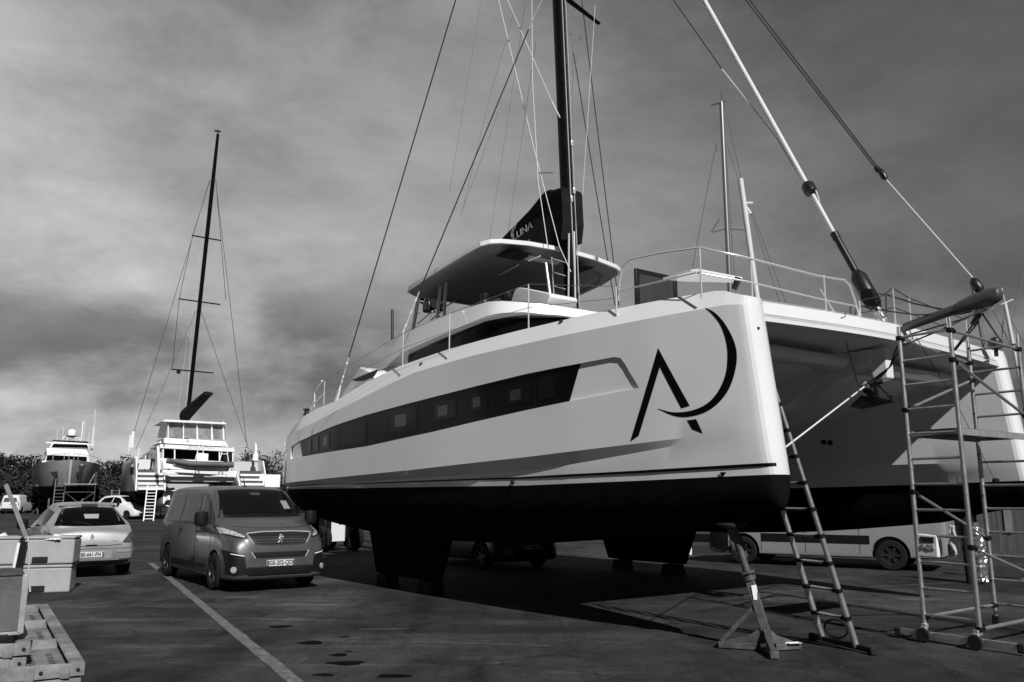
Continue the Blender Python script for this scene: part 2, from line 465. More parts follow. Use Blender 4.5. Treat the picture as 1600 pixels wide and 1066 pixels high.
def w_outer(t, z):
    b = smooth_tab(WO, t); zs, zb, zk, zk2, wl, zbo, c = (itp(k, t) for k in (ZS, ZBn, ZK, ZK2, WL, ZBOT, CK))
    if z > zb: return b + .15 * (z - zb) / (zs - zb) * min(1, .3 + t)
    if z > zk: return b
    if z > zk2: return b + c * (zk - z) / max(zk - zk2, 1e-4)
    if z > wl: return b + c + .02 * (zk2 - z)
    s = min(1, max(0, (wl - z) / max(wl - zbo, 1e-4)))
    e = b + c + .02
    return e * (1 - s ** 2.2) ** .55 if s < 1 else 0
def w_inner(t, z):
    b = itp(WI, t); wl, zbo = itp(WL, t), itp(ZBOT, t); zk = 2.22; c = .17 * min(1, t / 2)
    if z > 3.1: return b + .28 * min(1, max(0, (t - .5) / 1.2)) * ((z - 3.1) / .7) ** 2
    if z > zk: return b
    if z > wl: return b - c * (zk - z) / (zk - wl)
    s = min(1, max(0, (wl - z) / max(wl - zbo, 1e-4)))
    return (b - c) * (1 - s ** 2.2) ** .55 if s < 1 else 0
def rake(t, z): return .24 * max(0, (z - 1.93)) / 2.0 * max(0, 1 - t / 2.5)
def hull_point(t, z, inner=False, mirror=False):
    w = w_inner(t, z) if inner else w_outer(t, z)
    y = 6.2 - w if mirror else w
    return Vector((-(t + rake(t, z)), y, z))
def hull_mesh(mirror):
    T = [0, .006, .012, .022, .035, .05, .07, .095, .12, .16, .2, .25, .3, .35, .4, .46, .52, .6, .7, .8, .9, 1.05, 1.2, 1.35, 1.5, 1.7, 1.9, 2.15, 2.4, 2.7, 3, 3.3, 3.6, 3.9, 4.2, 5, 5.9, 6.8, 7.6, 8.3, 8.9, 9.6, 10.3, 10.9, 11.4, 12, 12.5, 13, 13.3, 13.6, 13.8, 13.93, 14.0]
    rings = []
    for t in T:
        zs, zb, zk, zk2, wl, zbo = (itp(k, t) for k in (ZS, ZBn, ZK, ZK2, WL, ZBOT))
        zo = [zs, lerp(zs, zb, .5), zb, lerp(zb, zk, .25), lerp(zb, zk, .5), lerp(zb, zk, .75), zk, lerp(zk, zk2, .999), lerp(zk2, wl, .5), wl]
        r = [hull_point(t, z - 1e-6, False, mirror) for z in zo]
        r += [hull_point(t, lerp(wl, zbo, q), False, mirror) for q in (.2, .4, .6, .78, .92)]
        r.append(Vector((-t, 6.2 if mirror else 0, zbo)))
        r += [hull_point(t, lerp(wl, zbo, q), True, mirror) for q in (.92, .78, .6, .4, .2)]
        r += [hull_point(t, z - 1e-6, True, mirror) for z in (wl, lerp(wl, 2.22, .5), 2.22, 2.6, 3.1, 3.3, 3.5, 3.65, min(3.85, zs - .03), zs)]
        rings.append(r)
    mb = MB(); n = len(rings[0]); vs = [p for r in rings for p in r]
    for i in range(len(rings) - 1):
        for k in range(n):
            mb.f.append([i * n + k, i * n + (k + 1) % n, (i + 1) * n + (k + 1) % n, (i + 1) * n + k])
            mb.m.append(1 if 9 <= k < 21 else 0)
    mb.v = vs
    for i in (0, len(rings) - 1):
        o = i * n
        for k in range(9): mb.f.append([o + k, o + k + 1, o + 29 - k if False else o + n - 2 - k, o + n - 1 - k]); mb.m.append(0)
        mb.f.append([o + k for k in range(9, 22)]); mb.m.append(1)
    # stern closure of the topsides uses the same pattern as the stem: pair outer and inner rows
    return mb
def hull_proj(t, z):
    p = hull_point(t, z); a = hull_point(t + .03, z); b = hull_point(t, z + .01)
    n = (a - p).cross(b - p).normalized()
    if n.y > 0: n = -n
    return p, n
def hull_t(px, py):                                    # where on the starboard topsides a photo pixel falls
    w = -.6
    for _ in range(40):
        q = BOAT.at(px, py, 'y', w); t, z = -q.x, q.z
        tt = max(0, t - rake(max(t, 0), z))
        w = .5 * w + .5 * w_outer(tt, z)
    return tt, z
def hpx(px, py): t, z = hull_t(px, py); return (t, z)
hull_s = hull_mesh(False).build('hull', [gel, antif], boat, angle=28)
hull_p = hull_mesh(True).build('hull', [gel, antif], boat, angle=28)
# recess for the long window in the starboard topsides (and, mirrored, in the port ones)
WT = [(1.98, 3.45), (2.1, 3.47), (2.4, 3.46), (3.8, 3.43), (5.5, 3.345), (8.56, 3.20), (10, 3.09), (11.8, 2.90), (12.65, 2.80)]
WB = [(1.68, 3.03), (2.96, 2.955), (3.8, 2.905), (6.2, 2.735), (8.5, 2.61), (11.7, 2.54), (12.65, 2.52)]
rdepth = lambda t: itp([(1.6, .006), (1.8, .026), (2.0, .028), (2.7, .030), (13, .030)], t)
c1 = patch('c', None, None, hull_proj, WB, [(1.83, 3.25), (1.93, 3.41)] + WT, 90, 2, off=.05, deep=rdepth, mb=MB())
def mirrored(mb):
    m = MB(); m.v = [Vector((v.x, 6.2 - v.y, v.z)) for v in mb.v]; m.f = [list(f)[::-1] for f in mb.f]; m.m = list(mb.m); return m
boolean_cut(hull_s, [c1]); boolean_cut(hull_p, [mirrored(c1)])
for hb in (hull_s, hull_p):
    bmx = bmesh.new(); bmx.from_mesh(hb.data)
    for f in bmx.faces: f.smooth = True
    for e in bmx.edges: e.smooth = not (len(e.link_faces) == 2 and e.calc_face_angle(0) > R(17))
    bmx.to_mesh(hb.data); bmx.free()
def recess_proj(t, z):
    p, n = hull_proj(t, z); return p - n * .030, n
def between(a, b, tab, n=14):                           # piece of a table between two stations
    return [(lerp(a, b, i / n), itp(tab, lerp(a, b, i / n))) for i in range(n + 1)]
win = patch('hull_window', smoke, boat, recess_proj, between(2.93, 11.75, WB), between(2.72, 11.95, WT), 60, 3, off=.008, deep=.004)
mw = MB(); mw.v = [Vector((v.co.x, 6.2 - v.co.y, v.co.z)) for v in win.data.vertices]; mw.f = [list(p.vertices)[::-1] for p in win.data.polygons]; mw.m = [0] * len(mw.f)
mw.build('hull_window', smoke, boat)
# opening ports framed inside the long window
blind = mat('window_blind', 0.007, 0.15, spec=0.6)
for (x0, x1, y0, y1, y2, y3, kind) in ((478, 486, 686, 711, 684, 709, 0), (488, 497, 683, 709, 680, 706, 0), (502, 514, 677, 704, 674, 701, 1), (532, 572, 665, 700, 657, 692, 0), (607, 652, 640, 680, 632, 671, 1),
                                       (675, 713, 628, 662, 620, 653, 1), (732, 761, 615, 646, 608, 641, 1), (787, 829, 603, 637, 594, 629, 1), (838, 868, 590, 628, 584, 622, 0)):
    a, b, c, d = hpx(x0, y1), hpx(x1, y3), hpx(x0, y0), hpx(x1, y2)
    fr = patch('port_frame', smoke, win, recess_proj, [a, b], [c, d], 4, 2, off=.014, deep=.0)
    ix = lambda p, q, u: (lerp(p[0], q[0], u), lerp(p[1], q[1], u))
    def inn(u, v): return ix(ix(a, b, u), ix(c, d, u), v)
    patch('port_glass', pane, fr, recess_proj, [inn(.06, .07), inn(.94, .07)], [inn(.06, .93), inn(.94, .93)], 4, 2, off=.018, deep=.0)
    if kind: patch('blind', blind, fr, recess_proj, [inn(.22, .25), inn(.62, .25)], [inn(.22, .72), inn(.62, .72)], 3, 2, off=.020, deep=.0)
# boot stripe, trim mark and small fittings
for mir in (False, True):
    f = (lambda t, z: hull_proj(t, z)) if not mir else (lambda t, z: (Vector((hull_proj(t, z)[0].x, 6.2 - hull_proj(t, z)[0].y, z)), Vector((hull_proj(t, z)[1].x, -hull_proj(t, z)[1].y, hull_proj(t, z)[1].z))))
    patch('boot_stripe', decal, boat, f, [(1.83, 1.975), (4, 1.94), (8, 1.925), (13, 1.905)], [(1.83, 2.008), (4, 1.968), (8, 1.947), (13, 1.922)], 70, 1, off=.004, deep=.004)
for q_ in (0,): patch('boot_stripe', decal, boat, hull_proj, [(.015, 2.02), (1.83, 1.975)], [(.015, 2.055), (1.83, 2.008)], 60, 1, off=.004, deep=.0)
patch('trim_mark', decal, boat, hull_proj, [hpx(1129.8, 745), hpx(1130.2, 745)], [hpx(1125, 738), hpx(1135, 738)], 3, 2, off=.008, deep=.0)
# ---- the black emblem on the bow: a slashed letter A under a crescent
def strip_px(lo, up, nx=14, ny=4, name='bow_emblem', off=.004):
    return patch(name, decal, boat, hull_proj, [hpx(*p) for p in lo], [hpx(*p) for p in up], nx, ny, off=off, deep=.0)
strip_px([(985, 690), (1029, 544)], [(998, 681), (1031.5, 573)], 16)
strip_px([(1029, 544), (1078, 634)], [(1031.5, 573), (1065, 638)], 12)
strip_px([(1074, 657), (1082, 671)], [(1088, 655), (1098, 677)], 6)
zc_ = lambda L: [(p.x, p.y) for p in catmull([Vector((780 + x / 3.135, 440 + y / 3.135, 0)) for x, y in L], 6)]
strip_px(zc_([(1013, 127), (1050, 160), (1090, 215), (1115, 290), (1122, 360), (1115, 440), (1090, 510), (1050, 570), (1000, 610), (930, 635), (850, 640), (778, 622)]),
         zc_([(1013, 127), (1060, 150), (1110, 205), (1150, 280), (1167, 350), (1160, 430), (1130, 520), (1080, 590), (1010, 640), (920, 663), (850, 655), (778, 622)]), 64, 5)
# ---- underbody: keels and rudders
for mir in (0, 1):
    y0 = 6.2 * mir; k = MB()
    prof = [(-6.75, 1.05), (-7.15, .22), (-9.55, .22), (-9.95, 1.05)]
    rings = []
    for q in range(0, 13):
        a = 2 * math.pi * q / 12
    for (xa, xb, z) in ((-6.7, -10.0, 1.12), (-6.9, -9.8, .7), (-7.1, -9.6, .24)):
        ring = []
        for q in range(16):
            a = 2 * math.pi * q / 16; u = .5 + .5 * math.cos(a)
            ring.append(Vector((lerp(xb, xa, u), y0 + math.sin(a) * .17 * (1.0 if z > 1 else .9), z)))
        rings.append(ring)
    k.loft(rings); k.build('keel', antif, boat)
    rd = MB(); rd.loft([[Vector((lerp(-13.1, -12.5, .5 + .5 * math.cos(a)), y0 + .05 * math.sin(a), z)) for a in [2 * math.pi * q / 12 for q in range(12)]] for z in (1.3, .45)])
    rd.build('rudder', antif, boat)
tw = MB(); tw.lathe((0, 0, 0), [(.0, 0), (.02, .0), (.02, .02), (0, .02)], 10)
# ---- bridge deck: foredeck, its front edge, the underside
def under_z(t): return itp([(.3, 3.74), (1.0, 3.69), (1.35, 3.60), (1.5, 3.46), (1.75, 3.37), (3, 3.08), (4.6, 2.78), (12.8, 2.72)], t)
bd = MB(); T = [.30, .6, 1.0, 1.2, 1.35, 1.42, 1.5, 1.6, 1.75, 2.2, 3, 4, 4.6, 6, 8, 10, 12, 12.8]
rows = []
for t in T:
    w0 = .10 if t < .5 else .35; top = itp(ZS, t) - .12
    rows.append([Vector((-t, w0, top)), Vector((-t, w0, under_z(t))), Vector((-t, 1.4, under_z(t) + .03)), Vector((-t, 3.1, under_z(t) + .04)), Vector((-t, 4.8, under_z(t) + .03)), Vector((-t, 6.2 - w0, under_z(t))), Vector((-t, 6.2 - w0, top)), Vector((-t, 3.1, top + .02))])
bd.loft(rows); bridge = bd.build('bridge_deck', gelin, boat, angle=30)
cb = MB()
sec = [(-.27, 3.775), (-.25, 3.80), (-.30, 3.96), (-.38, 4.01), (-.6, 4.03), (-1.6, 4.04), (-1.6, 3.98), (-.6, 3.9), (-.5, 3.775)]
cb.loft([[Vector((x - .02 + .10 * math.sin(math.pi * (w - .1) / 6), w, z + .05 * math.sin(math.pi * (w - .1) / 6) - .0)) for x, z in sec] for w in [.1 + 6.0 * i / 16 for i in range(17)]])
cb.build('crossbeam', gel, boat, angle=30)
lip = MB()
lip.loft([[Vector((x - .02 + .10 * math.sin(math.pi * (w - .14) / 5.92), w, z + .05 * math.sin(math.pi * (w - .14) / 5.92))) for x, z in ((-.235, 3.71), (-.235, 3.76), (-.42, 3.76), (-.42, 3.71))] for w in [.14 + 5.92 * i / 16 for i in range(17)]])
lip.build('deck_lip', gel, boat)
# rounded fairings across the underside, behind the crossbeam
for fa, fb in ((Vector((-1.02, .45, 3.50)), Vector((-1.02, 2.75, 3.50))), (Vector((-1.02, 3.45, 3.50)), Vector((-1.02, 5.75, 3.50)))):
    q = MB(); q.loft([[p + Vector((.22 * math.cos(a_), 0, .11 * math.sin(a_) + .05)) for a_ in [2 * math.pi * k / 16 for k in range(16)]] for p in (fa, fb)]); q.build('fairing', gel, boat, bevel=.03)
# central nacelle that carries the anchor roller
nc = MB()
nc.loft([[Vector((x, 3.1 - hw, 3.72)), Vector((x, 3.1 - hw, zb_)), Vector((x, 3.1 + hw, zb_)), Vector((x, 3.1 + hw, 3.72))] for x, hw, zb_ in ((-.42, .09, 3.30), (-.62, .10, 3.26), (-.63, .12, 3.5), (-1.3, .2, 3.4), (-1.9, .28, 3.05), (-2.6, .45, 2.75), (-5, .6, 2.68))])
nc.build('anchor_nacelle', gel, boat, bevel=.012)
anch = MB()
def A(px, py, w=3.1): return BOAT.at(px, py, 'y', w)
c = A(1352, 618)
anch.beam(A(1350, 605), A(1372, 628), .05, .09)                      # shank
anch.add([A(1327, 636, 3.0), A(1345, 618, 2.95), A(1376, 622, 2.85), A(1398, 628, 3.1), A(1376, 634, 3.35), A(1345, 640, 3.25), A(1352, 628, 3.1)], [(0, 1, 6), (1, 2, 6), (2, 3, 6), (3, 4, 6), (4, 5, 6), (5, 0, 6), (0, 5, 4, 3, 2, 1)])
anch.beam(A(1366, 600), A(1372, 626), .03, .05); anch.beam(A(1372, 602), A(1392, 622), .02, .02); anch.beam(A(1360, 603), A(1378, 596), .04, .06)
anch.beam(A(1366, 626), A(1394, 626), .02, .02); anch.beam(A(1392, 618), A(1393, 628), .02, .02)
anch.build('anchor', mat('oiled_steel', .10, .3, metal=.9), boat, smooth=False)
rl = MB(); rl.lathe(A(1352, 602, 3.05), [(.03, -.06), (.055, -.05), (.055, -.02), (.03, 0), (.055, .02), (.055, .05), (.03, .06)], 16, Matrix.Rotation(R(90), 3, 'X')); rl.build('anchor_roller', chrome, boat)
th = MB()
for px, py in ((1287, 691), (1297, 692)):
    q = BOAT.at(px, py, 'y', 5.62); th.lathe(q + Vector((0, .0, 0)), [(.045, -.02), (.045, .02)], 16, Matrix.Rotation(R(90), 3, 'X'))
th.build('thruster_port', rubber, boat)
t_, z_ = hull_t(1182, 512); p_, n_h = hull_proj(t_, z_); th = MB(); th.lathe(p_, [(.02, -.01), (.016, .012)], 12, n_h.to_track_quat('Z', 'Y').to_matrix()); th.build('bow_fitting', blackp, boat)
for px, py in ((801, 753), (658, 569), (877, 503)):
    t, z = hull_t(px, py); p, n = hull_proj(t, z); q = MB(); q.lathe(p, [(.035, -.01), (.03, .02)], 12, n.to_track_quat('Z', 'Y').to_matrix()); q.build('skin_fitting', blackp, boat)

# ---- coachroof with wrap-round windows and the overhanging fly deck
def ring_plan(pts):                                      # mirror a starboard half plan (t, w) about the centre line
    return pts + [(t, 6.2 - w) for t, w in reversed(pts)]
cr = MB()
plan = [(10.9, .95), (9, .85), (7.2, .85), (6.5, 1.15), (6.0, 1.9), (5.8, 3.1)]
full = ring_plan(plan[:-1])
cr.loft([[Vector((-t, w, 3.7)) for t, w in full], [Vector((-t, w + (.12 if w < 3.1 else -.12), 5.0)) for t, w in full]])
cr.build('coachroof', gel, boat, angle=25)
def side_win(pts_lo, pts_hi, name='saloon_window', mir=False):
    q = MB(); rows = []
    for (a, b) in zip(pts_lo, pts_hi): rows.append([Vector(a), Vector(b)])
    n = len(rows); back = Vector((0, .03 if not mir else -.03, 0))
    q.loft([[r[0], r[1], r[1] + back, r[0] + back] for r in rows]); return q.build(name, smoke, boat)
zb = lambda t: itp([(6.3, 5.06), (6.64, 5.03), (8.25, 4.93), (10.36, 4.78)], t)
for mir in (0, 1):
    lo, hi = [], []
    for (t, w) in ((10.3, .90), (10.0, .88), (9, .83), (8, .82), (7.2, .83), (6.8, .95), (6.48, 1.13), (6.2, 1.5), (5.97, 1.88)):
        y = w - .02
        lo.append(Vector((-t + (0.15 if t > 10.1 else 0), y if not mir else 6.2 - y, 3.85))); y2 = y + .11
        hi.append(Vector((-t, y2 if not mir else 6.2 - y2, min(zb(t), 5.0) - (.02 if t < 10.2 else .02))))
    side_win(lo, hi, mir=mir)
# fly deck moulding: lower edge, upper edge, then the deck inside
fp = [(11.9, 1.0), (10.36, .80), (9, .76), (7.6, .75), (6.9, .76), (6.6, .86), (6.3, 1.15), (6.0, 1.7), (5.85, 2.3), (5.78, 3.0)]
flo, fhi, fin = [], [], []
for t, w in fp:
    z0 = itp([(5.78, 4.98), (6.3, 5.04), (6.64, 5.04), (8.25, 4.93), (10.36, 4.79), (11.9, 4.4)], t)
    z1 = itp([(5.78, 5.14), (6.1, 5.22), (6.9, 5.30), (8.4, 5.33), (9.8, 5.27), (11.0, 5.10), (11.9, 4.75)], t)
    flo.append(Vector((-t, w, z0))); fhi.append(Vector((-t - (.03 if t < 6.4 else 0), w + .03, z1))); fin.append(Vector((-t - (.35 if t < 6.7 else 0), w + .22, z1 + (.05 if t < 9.5 else 0))))
mirr = lambda L: L + [Vector((p.x, 6.2 - p.y, p.z)) for p in reversed(L)]
fl = MB(); A0, A1, A2 = mirr(flo), mirr(fhi), mirr(fin)
low = [p + Vector((-.3 if p.x > -6.5 else 0, .35 if p.y < 3.1 else -.35, -.02)) for p in A0]
fl.loft([low, A0, A1, A2]); fl.build('fly_deck', gel, boat, angle=28)
q = MB(); q.prism([p + Vector((-.05 if p.x > -6.5 else 0, .06 if p.y < 3.1 else -.06, .055)) for p in A2 if True], (0, 0, .01)); q.build('bounce_cut_sheet', mat('bounce_cut_grey', .05, .8, vary=.2), boat, smooth=False)  # dark sheet added over the deck to cut light bounced onto the hardtop
# aft deck moulding along the side, with the dark cut-out by the cockpit
am = MB()
am.loft([[Vector((-t, y, z0)), Vector((-t, y, z1)), Vector((-t, y + .5, z1)), Vector((-t, y + .5, z0))] for t, y, z0, z1 in ((9.9, .1, 3.5, 3.72), (10.4, .1, 3.4, 4.35), (10.9, .12, 3.3, 4.5), (11.6, .2, 3.2, 4.2), (12.6, .3, 3.1, 3.75), (13.6, .4, 3.0, 3.35))])
am.build('cockpit_coaming', gel, boat, bevel=.03)
# ---- hardtop
hp = [(10.95, 1.42), (10.9, 1.25), (10.7, 1.18), (9.5, 1.14), (8.2, 1.14), (7.75, 1.18), (7.58, 1.30), (7.50, 1.50), (7.42, 2.2), (7.40, 3.0)]
def hz(t, w): return itp([(7.4, 6.80), (10.9, 6.42)], t) + .10 * (1 - ((w - 3.1) / 2.0) ** 2)
H = ring_plan(hp)
def hring(ins, dz): return [Vector((-(t + ins * (1 if t < 8 else 0) - ins * (1 if t > 10.5 else 0)), w + ins * (1 if w < 3.1 else -1) * (1 if abs(w - 3.1) > 1.3 else 0), hz(t, w) + dz)) for t, w in H]
ht = MB(); ht.loft([hring(.5, .05), hring(.06, .03), hring(0, 0), hring(.0, -.085), hring(.04, -.10)])

hardtop = ht.build('hardtop', gel, boat, angle=25)
q = MB(); q.loft([hring(.03, -.098), hring(.16, -.20), hring(.30, -.20), hring(.34, -.16)]); q.build('hardtop_lining_and_shade', mat('grey_lining_shade', .17, .35, vary=.15, scale=2), hardtop)  # grey also covers the white chamfer, its shade put into the colour
def slab_z(name, m, pts, z, th, parent=boat):
    q = MB(); q.prism([BOAT.at(px, py, 'z', z) for px, py in pts], (0, 0, th)); return q.build(name, m, parent, smooth=False)
slab_z('roof_hatch', smoke, [(776, 401), (800, 392), (834, 398), (811, 408)], 6.56, .02)
slab_z('roof_hatch', smoke, [(905, 416), (928, 418), (906, 427), (900, 425)], 6.56, .02)
ledm = mat('white_diffuser', .8, .4)
for a, b in (((781, 429.5), (810, 414)), ((724, 460), (761, 440)), ((826, 408), (844, 400))):
    q = MB(); q.beam(BOAT.at(*a, 'z', 6.5), BOAT.at(*b, 'z', 6.53), .03, .015); q.build('light_strip', ledm, boat)
for (a, b, w, r) in (((655, 457), (645, 510), 1.5, .045), ((690, 430), (683, 492), 1.6, .035), ((698, 424), (694, 490), 1.6, .035), ((853, 411), (863, 479), 2.3, .028), ((904, 414), (900, 478), 4.0, .028)):
    q = MB(); q.tube([BOAT.at(*a, 'y', w), BOAT.at(*b, 'y', w) - Vector((0, 0, .1))], r, 10); q.build('hardtop_post', steel, boat)
# helm console, winch, throttle box, deck gear
cs = MB()
P = [BOAT.at(x, y, 'y', 1.9) for x, y in ((799, 468), (803, 455), (808, 449), (820, 450), (858, 458), (860, 463), (853, 480), (797, 478))]
cs.prism(P, (0, .7, 0)); cs.build('helm_console', gel, boat, bevel=.02)
q = MB(); q.lathe(BOAT.at(757, 474, 'y', 1.5), [(.10, -.1), (.10, .04), (.07, .08), (.09, .16), (.09, .2), (.03, .22)], 20); q.build('winch', blackp, boat)
q = MB(); q.lathe(BOAT.at(821, 474, 'y', 1.5), [(.05, -.06), (.04, .03), (.0, .05)], 14); q.build('compass', blackp, boat)
q = MB(); q.box(BOAT.at(794, 461, 'y', 1.8), (.12, .1, .16)); q.build('speaker_box', blackp, boat, bevel=.02)
q = MB(); q.box(BOAT.at(672, 480, 'y', 2.4), (.30, .3, .28)); q.beam(BOAT.at(672, 470, 'y', 2.4), BOAT.at(690, 480, 'y', 2.4), .2, .25); q.build('outboard_engine', blackp, boat, bevel=.05)
q = MB()
for a, b in (((662, 510), (690, 486)), ((668, 512), (676, 488)), ((690, 500), (680, 485)), ((652, 506), (676, 486)), ((690, 482), (712, 470)), ((655, 470), (662, 472)), ((662, 472), (670, 458)), ((648, 492), (656, 488))):
    q.tube([BOAT.at(*a, 'y', 2.3), BOAT.at(*b, 'y', 2.3)], .018, 6)
q.build('helm_ladder', steel, boat)
q = MB()
for k in range(3): q.tube([BOAT.at(862 + k * .5, 404 + k * 21, 'y', 2.7), BOAT.at(883, 410 + k * 21, 'y', 2.7)], .012, 6)
q.tube([BOAT.at(862, 402, 'y', 2.7), BOAT.at(866, 470, 'y', 2.7)], .014, 6); q.build('mast_steps', steel, boat)
# pole at the left end of the fly deck
q = MB(); q.tube([BOAT.at(613, 530, 'y', 1.4), BOAT.at(613, 484, 'y', 1.4)], .035, 8); q.build('flag_pole', blackp, boat)

# ---- mast, boom, sail bag
m0, m1 = Vector((-7.15, 3.1, 4.9)), Vector((-8.15, 3.1, 27.5))
q = MB(); rings = []
for i in range(13):
    c = m0.lerp(m1, i / 12); f = 1 if i < 9 else lerp(1, .7, (i - 8) / 4)
    rings.append([c + Vector((.17 * math.cos(a) * f, .115 * math.sin(a) * f, 0)) for a in [2 * math.pi * k / 24 for k in range(24)]])
q.loft(rings); mast = q.build('mast', carbon, boat)
q = MB()
for dy, dx, r in ((-.05, .17, .012), (.06, .165, .010), (.03, -.17, .015)):
    q.tube([m0 + Vector((dx, dy, .3)), m0.lerp(m1, .5) + Vector((dx, dy, 0))], r, 6)
q.build('halyard', steel, mast)
q = MB()
for a, b in (((889, 365), (888, 478)), ((897, 362), (899, 478))): q.tube([BOAT.at(*a, 'y', 2.93), BOAT.at(*b, 'y', 2.93)], .02, 8)
q.build('mast_handrail', steel, mast)
mm = lambda z: m0.lerp(m1, (z - m0.z) / (m1.z - m0.z))
for z in (12.95, 18.5, 23.5):
    for s in (-1, 1):
        q = MB(); a = mm(z) + Vector((0, s * .1, 0)); b = mm(z) + Vector((-.55, s * 1.75, .15))
        q.loft([[p + Vector((.07 * math.cos(t) * f, 0, .02 * math.sin(t))) for t in [2 * math.pi * k / 10 for k in range(10)]] for p, f in ((a, 1.2), (b, .8))]); q.build('spreader', carbon, mast)
for z, s in ((9.2, 1), (7.9, -1), (8.1, 1)):
    q = MB(); q.box(mm(z) + Vector((.19, .04 * s, 0)), (.04, .06, .14)); q.build('mast_fitting', steel, mast, bevel=.01)
bag = MB()
outl = [(13.2, 7.0), (13.2, 7.32), (9.44, 7.52), (8.88, 7.72), (8.3, 7.93), (7.75, 8.20), (7.55, 8.20), (7.42, 8.15), (7.12, 8.12), (7.08, 7.4), (7.15, 6.98), (9, 7.0)]
def bagring(y, sh): return [Vector((-t - sh * .0, y, z - (sh if z > 7.3 else 0))) for t, z in outl]
bag.loft([bagring(2.92, .16), bagring(2.80, .05), bagring(2.84, 0), bagring(3.34, 0), bagring(3.38, .05), bagring(3.28, .16)])
sb = bag.build('sail_bag', canvas, boat, angle=30)
q = MB(); q.loft([[Vector((-7.0 - L, 3.1 + .12 * math.cos(a), 6.93 + .13 * math.sin(a))) for a in [2 * math.pi * k / 14 for k in range(14)]] for L in (0.1, 6.4)]); q.build('boom', carbon, boat)
ang = R(10)
p = BOAT.at(817, 362, 'y', 2.78)
M = Matrix.Translation(p + Vector((0, -.012, 0))) @ Matrix(((math.cos(ang), -math.sin(ang), 0, 0), (0, 0, -1, 0), (math.sin(ang), math.cos(ang), 0, 0), (0, 0, 0, 1)))
text_mesh('LUNA', .24, 'sail_bag_lettering', grey_l, sb, M @ Matrix.Diagonal((1.15, 1, 1, 1)), bold=.0)
def flat_px(name, m, lo, up, w, parent, n=10):
    pr = lambda a, b: (BOAT.at(a, b, 'y', w), Vector((0, -1, 0)))
    return patch(name, m, parent, pr, lo, up, n, 1, off=.006, deep=.0)
flat_px('sail_bag_crescent', grey_l, [(809, 347), (801, 356), (798, 367), (802, 378)], [(809, 347), (804.5, 357), (801.5, 366), (806, 378.5)], 2.785, sb)
flat_px('sail_bag_crescent', grey_l, [(815, 380), (824, 378), (828, 373)], [(815, 381.5), (826, 383), (828, 373)], 2.785, sb)

# ---- standing and running rigging (all in real planes of the boat)
def stay(name, pts, r, m, parent=boat, n=6):
    q = MB(); q.tube(pts, r, n); return q.build(name, m, parent)
C = lambda px, py, w=3.1: BOAT.at(px, py, 'y', w)
a, b = C(1387, 515), C(1100, 0); d = (b - a)
fs = stay('furled_headsail', [a + d * .235, a + d * .36, a + d * .6, a + d, a + d * 2.45], [.030, .038, .041, .042, .03], mat('furled_sailcloth', .62, .6, bump=.3, bscale=30), n=12)
q = MB(); q.tube([a + d * .10, a + d * .225], .052, 14); q.tube([a + d * .225, a + d * .24], .062, 14); q.build('furler_sleeve', blackp, fs)
q = MB(); q.tube([a + d * .345, a + d * .352, a + d * .372, a + d * .38], [.05, .10, .10, .05], 12); q.build('sheet_swivel', blackp, fs)
q = MB(); q.tube([a + d * .05, a + d * .062, a + d * .125, a + d * .14], [.08, .115, .115, .06], 22); q.build('furler_drum', blackp, fs)
q = MB(); q.tube([a + d * .124, a + d * .129], .06, 14); q.build('drum_cap', letter, fs)
q = MB(); q.tube([a - d * .0, a + d * .02, a + d * .05], [.035, .05, .06], 10)
for k in range(4): q.box(a + d * (.005 + .011 * k) + Vector((.02, .03 * (-1) ** k, 0)), (.06, .09, .04))
q.beam(C(1385, 522), C(1352, 468), .05, .02); q.beam(C(1392, 518), C(1366, 470), .03, .02); q.build('forestay_toggle', chrome, fs, bevel=.006)
q = MB(); q.prism([C(1346, 452, 2.93), C(1362, 450, 2.93), C(1372, 478, 2.93), C(1352, 477, 2.93), C(1343, 468, 2.93)], (0, .12, 0)); q.build('drum_cover', canvas, fs, bevel=.02)
stay('sail_sheet', [C(1272, 290), C(1279, 310), C(1282, 328)], .010, rope)
bs0, bs1 = C(1413, 512), C(1500, 481)
q = MB(); q.tube([bs0, bs1, C(1526, 471)], [.060, .066, .066], 18)
bsm = mat('dark_anodised_alloy', .11, .4, metal=.5)
q.build('bowsprit', bsm, boat)
q = MB(); e0, e1 = C(1500, 480), C(1557, 461); dd = (e1 - e0).normalized(); up = Vector((0, 0, 1))
rings = []
for u, wv, hv in ((-.02, .08, .09), (.10, .09, .11), (.28, .10, .14), (.42, .095, .13), (.50, .08, .10), (.53, .04, .05)):
    c = e0 + dd * u; rings.append([c + Vector((0, wv * math.cos(t), 0)) + up * hv * math.sin(t) * .85 for t in [2 * math.pi * k / 18 for k in range(18)]])
q.loft(rings); q.build('bowsprit_tip', bsm, boat)
q = MB(); q.box(C(1532, 487), (.16, .05, .07)); q.box(C(1545, 481), (.10, .04, .06)); q.box(C(1524, 489), (.07, .07, .09)); q.build('bowsprit_shackle', chrome, boat, bevel=.015)
stay('code_sail_stay', [C(1525, 440), C(1385, 281)], .009, rope)
q = MB(); q.tube([C(1534, 456), C(1530, 452), C(1522, 440), C(1519, 435)], [.03, .065, .06, .02], 14); q.build('stay_furler', blackp, boat)
q = MB(); q.tube([C(1385, 281), C(1382, 277), C(1376, 268), C(1374, 264)], [.02, .045, .045, .02], 12); q.tube([C(1373, 267), C(1369, 262)], .04, 10); q.build('halyard_block', blackp, boat)
stay('halyard_tail', [C(1374, 265, 3.08), C(1171, 0, 3.08)], .011, wireb); stay('halyard_tail', [C(1369, 264, 3.12), C(1165, 0, 3.12)], .011, wireb)
